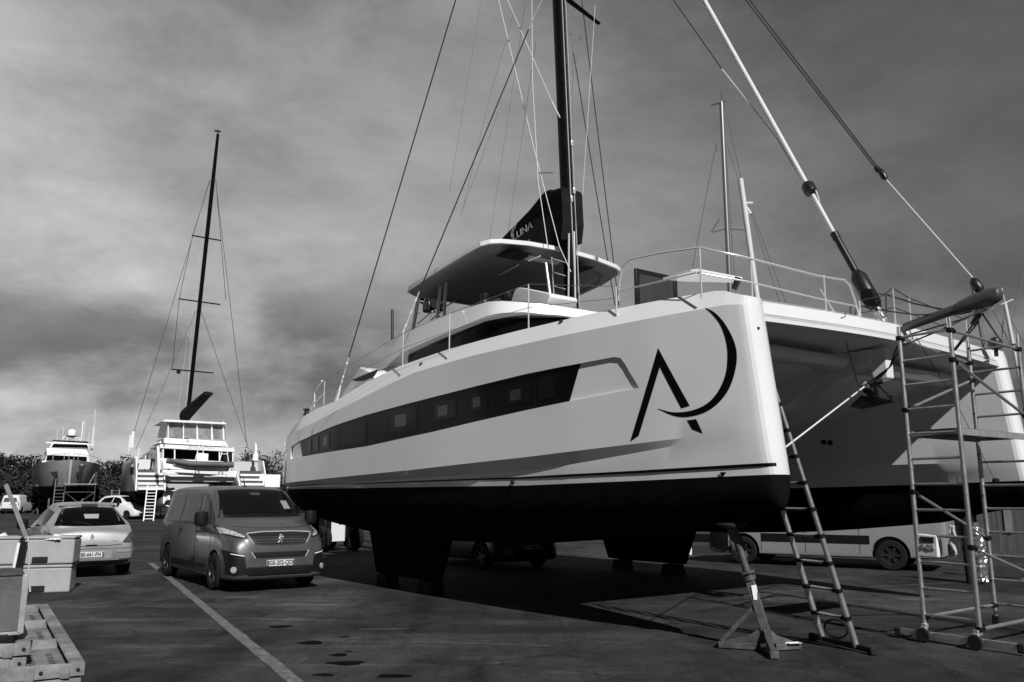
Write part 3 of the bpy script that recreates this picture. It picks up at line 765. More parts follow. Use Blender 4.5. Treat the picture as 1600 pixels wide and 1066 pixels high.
stay('inner_stay', [C(1052, 0), C(1128, 108)], .010, wireb); stay('inner_stay', [C(1128, 108), C(1213, 215)], .010, rope); stay('inner_stay', [C(1213, 215), C(1279, 326)], .006, wireb)
# shrouds: starboard pair, port pair
for (p0, p1, w0, w1, r, nm) in (((712, 0), (545, 558), .35, -.45, .014, 'shroud'), ((826, 46), (655, 456), 1.4, .35, .013, 'shroud')):
    stay(nm, [BOAT.at(*p0, 'y', w0), BOAT.at(*p1, 'y', w1)], r, wireb)
q = MB(); a, b = BOAT.at(545, 558, 'y', -.45), BOAT.at(525, 628, 'y', -.55); q.tube([a, b], .010, 6)
for u in (.15, .45, .55, .68, .95): q.tube([a.lerp(b, u - .04), a.lerp(b, u), a.lerp(b, u + .04)], [.012, .028, .012], 8)
q.tube([a.lerp(b, .72), a.lerp(b, 1.0)], [.03, .045], 6); q.build('turnbuckle', steel, boat)
q = MB(); a, b = BOAT.at(655, 456, 'y', .35), BOAT.at(629, 522, 'y', -.2); q.tube([a, b], .011, 6)
for u in (.2, .5, .8, .95): q.tube([a.lerp(b, u - .05), a.lerp(b, u), a.lerp(b, u + .05)], [.012, .026, .012], 8)
q.build('turnbuckle', steel, boat)
stay('shroud', [BOAT.at(847, 0, 'y', 1.5), BOAT.at(826, 46, 'y', 1.4)], .015, steel)
for p0, p1, m, r in (((909, 0), (967, 478), wireb, .012), ((896, 83), (961, 478), wireb, .012), ((882, 0), (896, 83), wire, .008), ((908, 50), (890, 160), wire, .006), ((930, 8), (903, 418), rope, .006), ((895, 0), (895, 292), wire, .006)):
    w1 = 5.5 if p1[1] > 440 else 3.9
    stay('shroud' if m == wireb else 'running_line', [BOAT.at(*p0, 'y', 4.5), BOAT.at(*p1, 'y', w1)], r, m)
for pts, r, w in (([(779, 0), (835, 235), (874, 385), (892, 425)], .009, 2.6), ([(793, 0), (862, 158)], .008, 2.7), ([(862, 158), (875, 184)], .014, 2.85), ([(831, 0), (832, 125), (841, 285), (856, 386)], .009, 2.5)):
    stay('lazy_jack', [C(x, y, w) for x, y in pts], r, rope)
for p0, p1 in (((752, 0), (702, 300)), ((803, 20), (760, 170)), ((820, 10), (765, 375)), ((838, 60), (793, 370)), ((760, 172), (720, 340)), ((779, 175), (722, 330))):
    stay('backstay_line', [C(*p0, 3.4), C(*p1, 3.4)], .0045, wire)
q = MB(); q.tube([C(843, 270, 2.6), C(864, 270, 2.6)], .012, 6); q.build('batten', wire, sb)
# ---- lifelines and stanchions on the starboard side, pulpit rails
def vpost(px, py, z, ytop, name='stanchion', r=.011, m=steel):
    b = BOAT.at(px, py, 'z', z); t = None
    lo_, hi_ = z, z + 2
    for _ in range(40):                                  # height whose picture row is ytop, straight above the foot
        mid = (lo_ + hi_) / 2; w = BOAT.wld((b.x, b.y, mid)) - EYEV
        f = w.y * math.cos(TH) + w.z * math.sin(TH); v = -w.y * math.sin(TH) + w.z * math.cos(TH)
        if 533 - FPX * v / f > ytop: lo_ = mid
        else: hi_ = mid
    t = Vector((b.x, b.y, mid)); q = MB(); q.tube([b - Vector((0, 0, .07)), t], r, 8); q.build(name, m, boat); return b, t
S1 = vpost(826, 518, 4.10, 444); S2 = vpost(702, 544, 4.08, 490); S3 = vpost(629, 569, 4.0, 520)
e0 = BOAT.at(493, 634, 'z', 3.58); e1 = BOAT.at(507, 624, 'z', 3.58)
S4 = vpost(506, 627, 3.58, 595)
SB = vpost(963, 484, 4.11, 448, r=.012)
for k in (1.0, .5):
    L = [s[0].lerp(s[1], k) for s in (SB, S1, S2, S3, S4)]
    q = MB(); q.tube(L, .0045, 6); q.build('lifeline', wire, boat)
# stern gate of tube
q = MB(); a = BOAT.at(503, 595, 'y', -.45); b = BOAT.at(492, 610, 'y', -.4); c = BOAT.at(491, 636, 'y', -.4); q.tube([a, b, c], .02, 8)
q.tube([BOAT.at(507, 613, 'y', -.45), BOAT.at(492, 629, 'y', -.4)], .018, 8); q.tube([BOAT.at(490, 622, 'y', -.35), BOAT.at(486, 640, 'y', -.35)], .018, 8); q.build('stern_gate', steel, boat)
q = MB(); c = BOAT.at(479, 648, 'y', -.3); q.box(c, (.22, .1, .04)); q.lathe(c, [(.06, 0), (.05, .09), (.10, .12), (.03, .15)], 12); q.build('stern_cleat', blackp, boat, bevel=.01)
for px in (571, 561, 586):
    pass
for k in range(6):
    q = MB(); q.box(BOAT.at(593 + 4 * k, 579 - 1.1 * k, 'y', -.05), (.05, .01, .03)); q.build('vent_slot', smoke, boat)
q = MB(); q.prism([BOAT.at(x, y, 'y', .08) for x, y in ((549, 594), (575, 583), (590, 577), (583, 588), (568, 595), (556, 596))], (0, .03, 0)); q.build('cockpit_opening', smoke, boat)
# pulpit
rb = []
B1 = vpost(1096, 458, 4.08, 387, r=.012); B2 = vpost(1176, 466, 4.02, 402, r=.012); B3 = vpost(1291, 489, 4.0, 430, r=.012); B4 = vpost(1345, 502, 4.0, 470, r=.012)
top = [BOAT.at(966, 470, 'y', B1[0].y), BOAT.at(968, 440, 'y', B1[0].y), BOAT.at(973, 416, 'y', B1[0].y), BOAT.at(985, 406, 'y', B1[0].y), BOAT.at(1030, 396, 'y', B1[0].y), B1[1], BOAT.at(1160, 401, 'x', B2[0].x), BOAT.at(1277, 431, 'x', B3[0].x), BOAT.at(1320, 438, 'x', B4[0].x), BOAT.at(1328, 446, 'x', B4[0].x), BOAT.at(1336, 470, 'x', B4[0].x), B4[0]]
q = MB(); q.tube(top, .014, 10); q.build('pulpit_rail', steel, boat)
mid = [BOAT.at(963, 456, 'y', B1[0].y), BOAT.at(1030, 440, 'y', B1[0].y), BOAT.at(1088, 426, 'y', B1[0].y), BOAT.at(1168, 440, 'x', B2[0].x), BOAT.at(1285, 468, 'x', B3[0].x), BOAT.at(1340, 479, 'x', B4[0].x)]
q = MB(); q.tube(mid, .010, 8); q.tube([BOAT.at(1282, 452, 'x', B3[0].x), BOAT.at(1303, 487, 'x', B3[0].x)], .010, 6); q.build('pulpit_rail', steel, boat)
# starboard of the walkway: rails beyond the centre line
B5 = vpost(1400, 512, 4.0, 450, r=.011); B6 = vpost(1425, 520, 4.0, 466, r=.011); B7 = vpost(1514, 548, 4.0, 500, r=.011)
q = MB(); q.tube([B4[1], BOAT.at(1380, 462, 'x', B5[0].x), B5[1], B6[1], B7[1]], .008, 6); q.tube([B4[0].lerp(B4[1], .4), B5[0].lerp(B5[1], .5), B7[0].lerp(B7[1], .5)], .007, 6); q.build('lifeline', wireb, boat)
q = MB(); q.tube([BOAT.at(1360, 458, 'y', 3), BOAT.at(1384, 460, 'y', 3.2), BOAT.at(1430, 475, 'y', 3.3), BOAT.at(1475, 484, 'y', 3.2), BOAT.at(1520, 485, 'y', 3.15)], .012, 6)
q.tube([BOAT.at(1338, 477, 'y', 3), BOAT.at(1370, 484, 'y', 3.05), BOAT.at(1430, 492, 'y', 3.05), BOAT.at(1500, 491, 'y', 3.05), BOAT.at(1535, 483, 'y', 3.1)], .010, 6)
q.tube([BOAT.at(1384, 462, 'y', 3.3), BOAT.at(1385, 490, 'y', 3.3)], .008, 6)
pts = [BOAT.at(1338, 477, 'y', 3)] + [BOAT.at(1333 + 5 * math.cos(a), 485 + 8 * math.sin(a), 'y', 3) for a in [R(-100 - k * 40) for k in range(8)]]
q.tube(pts, .008, 6)
q.build('furling_line', wireb, boat)
# bridle: white rope from the anchor roller to the starboard bow, black lines to the bowsprit
q = MB(); q.tube([BOAT.at(1351, 604, 'y', 3.0), BOAT.at(1222, 703, 'y', .2)], .011, 8); q.build('bridle_rope', rope, boat)
q = MB(); q.tube([BOAT.at(1348, 605, 'y', 2.98), BOAT.at(1390, 574, 'y', 3.0), BOAT.at(1406, 530, 'x', .05), BOAT.at(1424, 522, 'x', .3), BOAT.at(1500, 500, 'x', .8), C(1540, 484)], .011, 6)
q.tube([BOAT.at(1365, 597, 'y', 2.98), BOAT.at(1392, 572, 'y', 3.0), BOAT.at(1408, 541, 'x', .05), BOAT.at(1470, 516, 'x', .6), C(1528, 488)], .011, 6)
q.tube([C(1536, 492), BOAT.at(1568, 540, 'x', .0)], .014, 6); q.tube([C(1530, 502), C(1492, 548)], .010, 6); q.tube([C(1526, 500), C(1488, 550)], .010, 6)
q.tube([C(1530, 490), C(1520, 508)], .04, 8)
q.build('bobstay_line', wireb, boat)
stay('hanging_line', [BOAT.at(1310, 489, 'z', 4.0) + Vector((.1, 0, 0)), BOAT.at(1318, 520, 'y', 2.2), BOAT.at(1341, 604, 'y', 3.0)], .006, wireb)
stay('hanging_line', [BOAT.at(1432, 528, 'x', -.1), BOAT.at(1500, 640, 'y', 5.4), BOAT.at(1553, 748, 'y', 5.5)], .007, wireb)
q = MB(); q.lathe(BOAT.at(1556, 751, 'y', 5.48), [(.03, -.03), (.05, -.02), (.05, .02), (.02, .04)], 12); q.build('line_block', blackp, boat)
# seat panel in the pulpit, block beside it
q = MB(); z = 4.62
q.prism([BOAT.at(x, y, 'z', z) for x, y in ((1036, 437), (1080, 424), (1092, 423), (1160, 436), (1150, 442), (1066, 440))], (0, 0, .025)); q.build('pulpit_seat', gel, boat, smooth=False)
q = MB(); q.tube([BOAT.at(1154, 434, 'y', .2), BOAT.at(1147, 452, 'y', .2)], [.045, .035], 10); q.build('deck_light', blackp, boat)
# port bow fittings
q = MB(); q.lathe(BOAT.at(1556, 547, 'y', 5.6), [(.03, -.1), (.03, 0), (.08, .02), (.11, .08), (.09, .16), (.02, .2)], 14); q.build('port_bow_light', blackp, boat)
# framed board standing on the foredeck
bo = thing('board', 'black framed square board standing on the foredeck behind the pulpit rail', 'board', BOAT.wld((-3.0, 1.1, 4.05)), BOAT.rz)
tl, tr = BOAT.at(994, 416, 'x', -3.0), BOAT.at(1054, 431, 'x', -3.0)
O = Vector((-3.0, 1.1, 4.05)); zt = (tl.z + tr.z) / 2
y0, y1 = tl.y - O.y, tr.y - O.y; h = zt - 4.1
q = MB(); q.box((0, (y0 + y1) / 2, h / 2 + .02), (.02, abs(y1 - y0) - .1, h - .1)); q.build('panel', mat('board_face', .035, .5, vary=.2, scale=3), bo)
q = MB()
for yy in (y0, y1): q.box((0, yy, h / 2 + .02), (.05, .06, h))
for zz in (.05, h - .01): q.box((0, (y0 + y1) / 2, zz), (.045, abs(y1 - y0) + .05, .06))
q.build('frame', blackp, bo, bevel=.004)
print('board', y0, y1, h)

# ---------------------------------------------------------------- keel supports under the big catamaran
for k, (t, w) in enumerate(((7.5, 0), (9.1, 0), (7.5, 6.2), (9.1, 6.2))):
    p = BOAT.wld((-t, w, 0)); where = ('forward end of the near keel', 'aft end of the near keel', 'forward end of the far keel', 'aft end of the far keel')[k]
    o = thing('keel_block', 'dark timber block under the %s of the big catamaran' % where, 'block', p, BOAT.rz + R(3 * (-1) ** k), 'timber blocks under the keels')
    for j in (0, 1):
        q = MB(); q.box((0, 0, .055 + .11 * j), (.5 - .1 * j, .24 + .03 * j, .105)); q.build('timber', mat('shadowed_timber', .012, .85, vary=.4, scale=5, bump=.4), o, bevel=.008)  # timber blackened: the shadow under the hull is put into the colour

# ---------------------------------------------------------------- jack stand under the bow
J = Vector((2.83, 9.68, 0))
js = thing('boat_stand', 'rusty steel tripod boat stand propping the near bow of the big catamaran', 'boat stand', J)
head = BOAT.wld((-.78, 0.02, 1.40)) - J
base = Vector((.04, .0, .12)); d = (head - base)
q = MB(); q.beam(base + Vector((0, 0, -.02)), base + d * .52, .10, .10); q.build('box_tube', galv, js, bevel=.008)
q = MB(); q.tube([base + d * .45, base + d * .93], .042, 14); q.build('inner_tube', galv, js)
q = MB(); q.tube([base + d * .50, base + d * .535], .075, 16); q.tube([base + d * .555, base + d * .575], .085, 6); q.build('screw_collar', galv, js)
q = MB(); q.tube([base + d * .84, base + d * .97], .055, 12); q.beam(base + d * .76 + Vector((-.06, 0, 0)), base + d * .95 + Vector((-.06, 0, 0)), .03, .03); q.beam(base + d * .7 + Vector((.06, 0, 0)), base + d * .9 + Vector((.06, 0, 0)), .02, .02); q.build('swivel', galv, js)
q = MB(); q.lathe(head - Vector((0, 0, .035)), [(.05, -.03), (.17, -.015), (.18, .01), (.17, .03)], 22); q.build('pad', rubber, js)
for fx, fy in ((-.50, .20), (.42, .10), (-.06, -.52)):
    f = Vector((fx, fy, 0)); a = base + d * .34; n = Vector((-fy, fx, 0)).normalized() * .03
    q = MB()
    q.beam(f * .96 + Vector((0, 0, .045)), f * .16 + Vector((.03, 0, .045)), .09, .07)
    q.prism([f * .88 + n + Vector((0, 0, .08)), f * .08 + n + Vector((.03, 0, .08)), base + n + d * .12, f * .3 + n + Vector((0, 0, .17))], -n * 2)
    if fx < -.3: q.beam(f * .9 + Vector((0, 0, .08)), base + d * .30, .06, .05)
    q.build('leg', galv, js, bevel=.006)
q = MB(); q.box(base + d * .40 + Vector((.0, -.058, 0)), (.06, .004, .16), M=Matrix.Rotation(R(-8), 3, 'Y')); q.build('sticker', letter, js, smooth=False)
q = MB(); q.box(Vector((.30, .03, .075)), (.16, .005, .035), rz=R(13)); q.box(Vector((.32, .03, .085)), (.16, .09, .004), rz=R(13)); q.build('sticker', letter, js, smooth=False)

# ---------------------------------------------------------------- telescopic ladder
L0, R0 = Vector((3.66, 10.22, .05)), Vector((3.835, 9.67, .05))
R1 = Vector((3.05, 9.62, 3.05)); dl = (R1 - R0)
ld = thing('ladder', 'telescopic aluminium ladder leaning on the near bow of the big catamaran', 'ladder', (3.75, 9.95, 0))
oo = Vector((3.75, 9.95, 0)); nsec = 10
for nm, p in (('left', L0), ('right', R0)):
    q = MB()
    for k in range(nsec):
        r = .036 - .0016 * k; q.tube([p - oo + dl * (k / nsec), p - oo + dl * ((k + 1) / nsec)], r, 14)
    q.build('rail', alu, ld)
lft = (L0 - R0)
for k in range(1, nsec + 1):
    a, b = R0 - oo + dl * (k / nsec), L0 - oo + dl * (k / nsec)
    q = MB(); q.beam(a, b, .045, .022, up=dl); rg = q.build('rung', alud, ld, bevel=.004)
    for c, e in ((a, b), (b, a)):
        q = MB(); q.tube([c - dl * .006, c + dl * .008], .047 - .0014 * k, 12); q.beam(c, c.lerp(e, .16), .06, .035, up=dl)
        q.build('collar', plast, rg)
u = (R0 - L0).normalized()
q = MB(); q.beam(L0 - oo - u * .14 + Vector((0, 0, .0)), R0 - oo + u * .2, .05, .06); q.build('foot_bar', plast, ld, bevel=.01)
for e in (L0 - oo - u * .17, R0 - oo + u * .24): q = MB(); q.box(e + Vector((0, 0, -.005)), (.09, .08, .085), rz=math.atan2(u.y, u.x)); q.build('rubber_foot', rubber, ld, bevel=.015)
q = MB(); c = (L0 + R0) / 2 - oo + dl * .03; q.tube([c + Vector((.05 * math.cos(a), 0, 0)) + u * (.12 * math.cos(a)) + Vector((0, 0, .10 * math.sin(a) + .06)) for a in [2 * math.pi * k / 16 for k in range(17)]], .012, 6, cap=False); q.build('strap', plast, ld)

# ---------------------------------------------------------------- scaffold tower
U2 = Vector((5.27, 9.75, 0)); e2 = Vector((.82, .572, 0)); e1 = Vector((-.572, .82, 0))
W1, W2 = .64, 1.72
sc = thing('scaffold_tower', 'tall aluminium scaffold tower on castors beside the bowsprit', 'scaffold', U2, math.atan2(e2.y, e2.x), None)
# local axes: x along e2 (0..W2), y along e1 (0..W1)
H1 = 3.81
for x in (0, W2):
    for y in (0, W1):
        q = MB(); q.tube([(x, y, .16), (x, y, 2.02)], .028, 12); q.tube([(x, y, 2.02), (x, y, 2.06)], .031, 12); q.tube([(x, y, 2.06), (x, y, H1)], .027, 12)
        q.build('upright', alu, sc)
    for k in range(12):
        z = H1 - .14 - .305 * k
        if z > .2: q = MB(); q.tube([(x, 0, z), (x, W1, z)], .016, 8); q.build('rung', alu, sc)
    for y in (0, W1):
        for k in range(6):
            q = MB(); q.box((x + (.028 if x == 0 else -.028), y, .6 + .55 * k), (.006, .02, .03)); q.build('lock_hole', rubber, sc, smooth=False)
def brace(a, b, r=.019):
    q = MB(); q.tube([a, b], r, 8); br = q.build('brace', alu, sc)
    q = MB(); a, b = Vector(a), Vector(b); dd = (b - a).normalized()
    for e, s in ((a, 1), (b, -1)): q = MB(); q.tube([e - dd * s * .02, e + dd * s * .09], .034, 10); q.box(e, (.07, .07, .06)); q.build('brace_claw', plast, br, bevel=.01)
brace((0, 0, 3.66), (W2, 0, 3.60)); brace((0, 0, 3.30), (W2, 0, 2.72)); brace((0, W1, 2.75), (W2, W1, 3.26)); brace((0, 0, 1.12), (W2, 0, .66)); brace((0, W1, 1.75), (W2, W1, 1.15))
brace((0, W1, 3.66), (W2, W1, 3.50), .016); brace((.02, W1, .28), (W2, W1, .30), .020); brace((0, 0, .22), (W2, 0, .24), .022)
q = MB(); q.box((W2 / 2, W1 / 2, 2.49), (W2 - .1, W1 - .09, .012)); pf = q.build('platform', mat('plywood_deck', .06, .8, vary=.3, scale=6), sc, smooth=False)
q = MB()
for y in (.03, W1 - .03): q.beam((.05, y, 2.45), (W2 - .05, y, 2.45), .03, .075)
for x in (.06, W2 / 2, W2 - .06): q.beam((x, .03, 2.45), (x, W1 - .03, 2.45), .03, .05)
q.build('platform_frame', alud, pf)
for x in (0,):
    q = MB(); q.beam((x, -.40, .09), (x, W1 + .30, .09), .05, .065, mi=0); bb = q.build('outrigger', alu, sc, bevel=.004)
    for y in (-.43, W1 + .33): q = MB(); q.box((x, y, .075), (.07, .08, .10)); q.build('end_cap', rubber, bb, bevel=.012)
    for y in (0.02, W1 - .02):
        q = MB(); q.lathe((x - .09, y, .086), [(.04, -.02), (.08, -.02), (.085, 0), (.08, .02), (.04, .02)], 22, Matrix.Rotation(R(90), 3, 'Y')); w = q.build('castor', rubber, sc)
        q = MB(); q.box((x - .055, y, .13), (.05, .07, .10)); q.box((x - .03, y, .19), (.06, .06, .05)); q.build('castor_bracket', alud, w, bevel=.006)
for y in (0, W1):
    q = MB(); q.box((W2, y, .09), (.05, .09, .16)); q.build('rubber_foot', rubber, sc, bevel=.01)
# things hung on the tower
def scw(x, y, z): return U2 + e2 * x + e1 * y + Vector((0, 0, z))
cp = scw(0.0, W1 * .38, 1.36)
ck = tag(bpy.data.objects.new('rag', None), 'white cotton rag knotted on a rung of the scaffold tower', 'rag')
def cloth(c, wdt, hgt, seed, nx=14, ny=20, ax=e1):
    rnd = random.Random(seed); q = MB(); rows = []
    for j in range(ny + 1):
        v = j / ny; row = []
        for i in range(nx + 1):
            u = i / nx - .5
            ww = wdt * (.35 + .65 * min(1, v * 1.5)) * (1 + .15 * math.sin(v * 9 + seed))
            fold = .022 * math.sin(u * 12 + v * 2 + seed) + .006 * math.sin(u * 25 + v * 3) + .005 * noise.noise(Vector((u * 6, v * 6, seed)))
            row.append(Vector(c) + ax * (u * ww + .04 * v * math.sin(seed + v * 3)) + Vector((-.59, -.8, 0)) * 0 + Vector((fold * .8 + .03, -fold * .6 - .03, -v * hgt * (1 + .18 * math.sin(u * 7 + seed)))))
        rows.append(row)
    q.loft(rows, closed=False); return q
q = cloth(cp, .15, .34, 2)
rag = q.build('rag', mat('white_cotton', .75, .9, bump=.2, bscale=60)); sm = rag.modifiers.new('thick', 'SOLIDIFY'); sm.thickness = .008
tag(rag, 'white cotton rag knotted on a rung of the scaffold tower', 'rag'); bpy.data.objects.remove(ck)
# jug hung on the rung
jc = scw(-.02, W1 * .80, 1.12)
jg = thing('canister', 'white plastic canister with a dark handle hole hung on the scaffold tower', 'canister', (jc.x, jc.y, jc.z - .14), math.atan2(-e1.y, -e1.x))
q = MB(); q.prism([(-.13, 0, .0), (.12, 0, .0), (.13, 0, .26), (-.12, 0, .27)], (0, .10, 0)); jb = q.build('body', mat('white_plastic', .78, .45), jg, bevel=.015)
q = MB(); q.prism([(-.075, -.006, .17), (.085, -.006, .17), (.09, -.006, .235), (-.075, -.006, .24)], (0, .01, 0)); q.build('handle_hole', rubber, jg, bevel=.01)
text_mesh('F-QR', .07, 'lettering', grey_l, jg, Matrix.Translation((.01, -.006, .12)) @ Matrix.Rotation(R(90), 4, 'X'), bold=.004)
# foil-wrapped post
fp_ = thing('post', 'dark upright post with crinkled silver foil wrapped round it behind the scaffold', 'post', (9.05, 16.9, 0))
q = MB(); q.tube([(0, 0, 0), (-.02, 0, .7), (0, 0, 1.3)], .075, 12); q.build('pole', rubber, fp_)
q = MB(); rings = []; rnd = random.Random(3)
for i in range(26):
    z = .06 + 1.12 * i / 25; rad = .19 * (1 - .25 * abs(i / 25 - .55)) * (.55 if i > 22 else 1)
    rings.append([Vector((.17 + (rad + rnd.uniform(-.022, .022)) * math.cos(a), (rad + rnd.uniform(-.022, .022)) * math.sin(a), z + rnd.uniform(-.012, .012))) for a in [2 * math.pi * k / 26 for k in range(26)]])
q.loft(rings); q.build('foil', mat('crinkled_foil', .42, .25, metal=.8), fp_, smooth=False)
# second boat stand further right, under the far bow
P2 = Vector((11.0, 17.0, 0))
s2 = thing('boat_stand', 'slanting steel boat stand at the right edge behind the scaffold', 'boat stand', P2)
q = MB(); q.beam((.5, -.3, .06), (-.45, .3, 1.45), .10, .10); q.beam((-.5, .35, .05), (.1, -.1, .5), .07, .07); q.beam((-.8, .2, .04), (.8, -.2, .04), .09, .07); q.build('strut', galv, s2, bevel=.006)
q = MB(); q.lathe((-.46, .32, 1.47), [(.04, -.03), (.16, -.01), (.16, .03)], 16); q.build('pad', rubber, s2)

# ---------------------------------------------------------------- vehicles
tyre = mat('tyre_rubber', .012, .8, vary=.3, scale=20, spec=.2)
rimm = mat('alloy_rim', .07, .35, metal=.7)
lampc = mat('headlamp_glass', .45, .25, metal=.2, vary=.7, scale=22)
redl = mat('tail_lamp_lens', .055, .10, vary=.5, scale=9)
platem = mat('number_plate_white', .62, .4)
glass = mat('vehicle_glass', .004, .05, spec=.14)
seatm = mat('cabin_trim', .02, .8)
def car_body(st, m, parent, nx=3, nr=3, zscale=1.0):
    rows = []
    for x, zb, W, zbelt, Wb, Wr, zr in st:
        zm = (zb + zbelt) / 2
        ring = [(0, zb), (.6 * W, zb), (W - .05, zb + .02), (W, zb + .13), (W + .005, zm), (Wb, zbelt), (lerp(Wb, Wr, .45), lerp(zbelt, zr, .42)), (Wr + .04, zr - .13 * min(1, (zr - zbelt) / .3)), (Wr - .05, zr - .025), (.55 * Wr, zr), (0, zr + .008)]
        rows.append([Vector((x, y, z * zscale)) for y, z in ring])
    cols = list(zip(*rows)); cols = [catmull(list(c), nx) for c in cols]
    rows = [catmull(list(r), nr) for r in zip(*cols)]
    q = MB(); q.loft([[p for p in r] + [Vector((p.x, -p.y, p.z)) for p in r[-2:0:-1]] for r in rows])
    b = q.build('body', m, parent, angle=42)
    return b
def wheel(parent, x, y, r, w=.2, spokes=5, name='wheel'):
    s = 1 if y > 0 else -1; Mx = Matrix.Rotation(R(-90 * s), 3, 'X'); c = Vector((x, y, r))
    q = MB(); q.lathe(c, [(r * .62, -w / 2), (r * .93, -w / 2), (r, -w * .36), (r, w * .36), (r * .93, w / 2), (r * .64, w / 2), (r * .60, w * .3)], 32, Mx); t = q.build(name, tyre, parent)
    q = MB(); q.lathe(c, [(.03, w * .22), (r * .5, w * .16), (r * .62, w * .36), (r * .64, w * .44), (r * .58, w * .44), (r * .54, w * .25), (r * .12, w * .3), (r * .1, w * .38), (.02, w * .4)], 28, Mx)
    for k in range(spokes):
        a = 2 * math.pi * k / spokes; q.beam(c + Mx @ Vector((0, 0, w * .33)), c + Mx @ Vector((r * .6 * math.cos(a), r * .6 * math.sin(a), w * .38)), r * .16, w * .12, up=(0, s, 0))
    q.build('rim', rimm, t, angle=30)
    return t
def arches(body, xs, r, wheel_r):
    cs = []
    for x in xs:
        for s in (-1, 1):
            q = MB(); q.lathe((x, s * 1.0, wheel_r * 1.02), [(r, -.36), (r, .36)], 30, Matrix.Rotation(R(90), 3, 'X')); cs.append(q)
    boolean_cut(body, cs)
    for p in body.data.polygons: p.use_smooth = True
    bm = bmesh.new(); bm.from_mesh(body.data)
    for e in bm.edges: e.smooth = not (len(e.link_faces) == 2 and e.calc_face_angle(0) > R(40))
    bm.to_mesh(body.data); bm.free()
def sym(name, m, parent, pr, lo, up, *a, **k):
    for s in (1, -1): patch(name, m, parent, pr, [(s * p[0], p[1]) for p in lo], [(s * p[0], p[1]) for p in up], *a, **k)
def rectp(name, m, parent, pr, a0, a1, b0, b1, nx=10, ny=2, **k): return patch(name, m, parent, pr, [(a0, b0), (a1, b0)], [(a0, b1), (a1, b1)], nx, ny, **k)
def number_plate(parent, pr, y0, z0, text, sgn, w=.52, h=.11, lean=0):
    p = pr(y0, z0)[0]; q = MB(); q.box(p + Vector((sgn * .012, 0, 0)), (.02, w, h)); pl = q.build('number_plate', platem, parent, bevel=.004)
    q = MB()
    for s in (-1, 1): q.box(p + Vector((sgn * .0235, s * (w / 2 - .022), 0)), (.002, .036, h - .01))
    if sgn > 0: M = Matrix(((0, 0, 1, p.x + .024), (1, 0, 0, y0), (0, 1, 0, z0), (0, 0, 0, 1)))
    else: M = Matrix(((0, 0, -1, p.x - .024), (-1, 0, 0, y0), (0, 1, 0, z0), (0, 0, 0, 1)))
    text_mesh(text, h * 1.0, 'plate_lettering', rubber, pl, M @ Matrix.Diagonal((.80, 1, 1, 1)), thick=.001, bold=.003)
    for s in (-1, 1):
        q = MB(); q.box(p + Vector((sgn * .0235, s * (w / 2 - .022), 0)), (.002, .036, h - .01)); q.build('plate_band', mat('plate_band', .08, .5), pl, smooth=False)
    return pl
def lion(parent, p, s, M3):
    """the small chromed rearing-lion badge, as a few bent strokes"""
    q = MB(); P = lambda *a: [p + M3 @ Vector((x * s, y * s, 0)) for x, y in a]
    for st_, r in ((P((-.18, .42), (-.02, .50), (.12, .42), (.05, .30), (-.10, .16), (-.05, -.05), (-.18, -.28), (-.34, -.48)), .075), (P((.05, .30), (.26, .24), (.36, .30)), .05), (P((.0, .12), (.20, .06), (.34, .12)), .045),
                   (P((-.05, -.02), (.14, -.16), (.10, -.34), (.26, -.46)), .06), (P((-.12, .2), (-.26, .10), (-.20, -.02)), .04)):
        q.tube(st_, r * s, 6)
    q.build('badge', chrome, parent)
MX_F = Matrix(((0, 0, 1), (1, 0, 0), (0, 1, 0)))           # drawings on a front face
MX_R = Matrix(((0, 0, -1), (-1, 0, 0), (0, 1, 0)))         # drawings on a rear face
def mirror_part(parent, x, y, z, s=1.0, m=None):
    q = MB(); sg = 1 if y > 0 else -1
    q.lathe((x, y, z), [(.02, -.11 * s), (.085 * s, -.09 * s), (.10 * s, 0), (.085 * s, .10 * s), (.02, .12 * s)], 12, Matrix.Diagonal((.8, 1.1, 1)).to_3x3())
    q.beam((x + .02, y, z - .06), (x + .03, y - sg * .17, z - .08), .05, .04); q.build('wing_mirror', m or plast, parent)

# --- the dark van in front of the stern
VF = Vector((-4.22, 15.55, 0))
van = thing('van', 'dark grey passenger van facing the camera, parked beside the stern of the big catamaran', 'van', VF, math.atan2(BF.y, BF.x))
vpaint = mat('dark_metallic_paint', .085, .36, metal=.35, coat=.4, vary=.08, scale=2)
VS = [(0, .32, .62, .50, .60, .50, .62), (-.04, .25, .78, .62, .76, .60, .84), (-.11, .215, .87, .76, .85, .68, 1.0), (-.26, .20, .92, .88, .89, .74, 1.10), (-.55, .20, .945, .99, .92, .77, 1.19), (-.92, .20, .955, 1.08, .93, .80, 1.285),
      (-1.06, .20, .955, 1.10, .935, .80, 1.37), (-1.70, .20, .96, 1.13, .94, .78, 1.755), (-1.98, .20, .96, 1.14, .945, .77, 1.85), (-2.4, .20, .96, 1.14, .945, .77, 1.895), (-3.6, .20, .96, 1.14, .945, .765, 1.905), (-4.6, .22, .955, 1.14, .94, .75, 1.88), (-4.88, .25, .94, 1.13, .92, .72, 1.80), (-4.95, .30, .90, 1.1, .88, .66, 1.66)]
VS = [(a, b, c * .97, d, e * .97, f * .97, g) for a, b, c, d, e, f, g in VS]
vb = car_body(VS, vpaint, van)
bvF = bvh_of(vb); vf = projector(bvF, 'x', 1); vr = projector(bvF, 'y', -1); vl = projector(bvF, 'y', 1)
arches(vb, (-.93, -4.20), .385, .335)
patch('windscreen', glass, van, vf, [(-.80, 1.345), (-.4, 1.325), (0, 1.32), (.4, 1.325), (.80, 1.345)], [(-.66, 1.80), (-.3, 1.825), (0, 1.83), (.3, 1.825), (.66, 1.80)], 24, 10, off=.006)
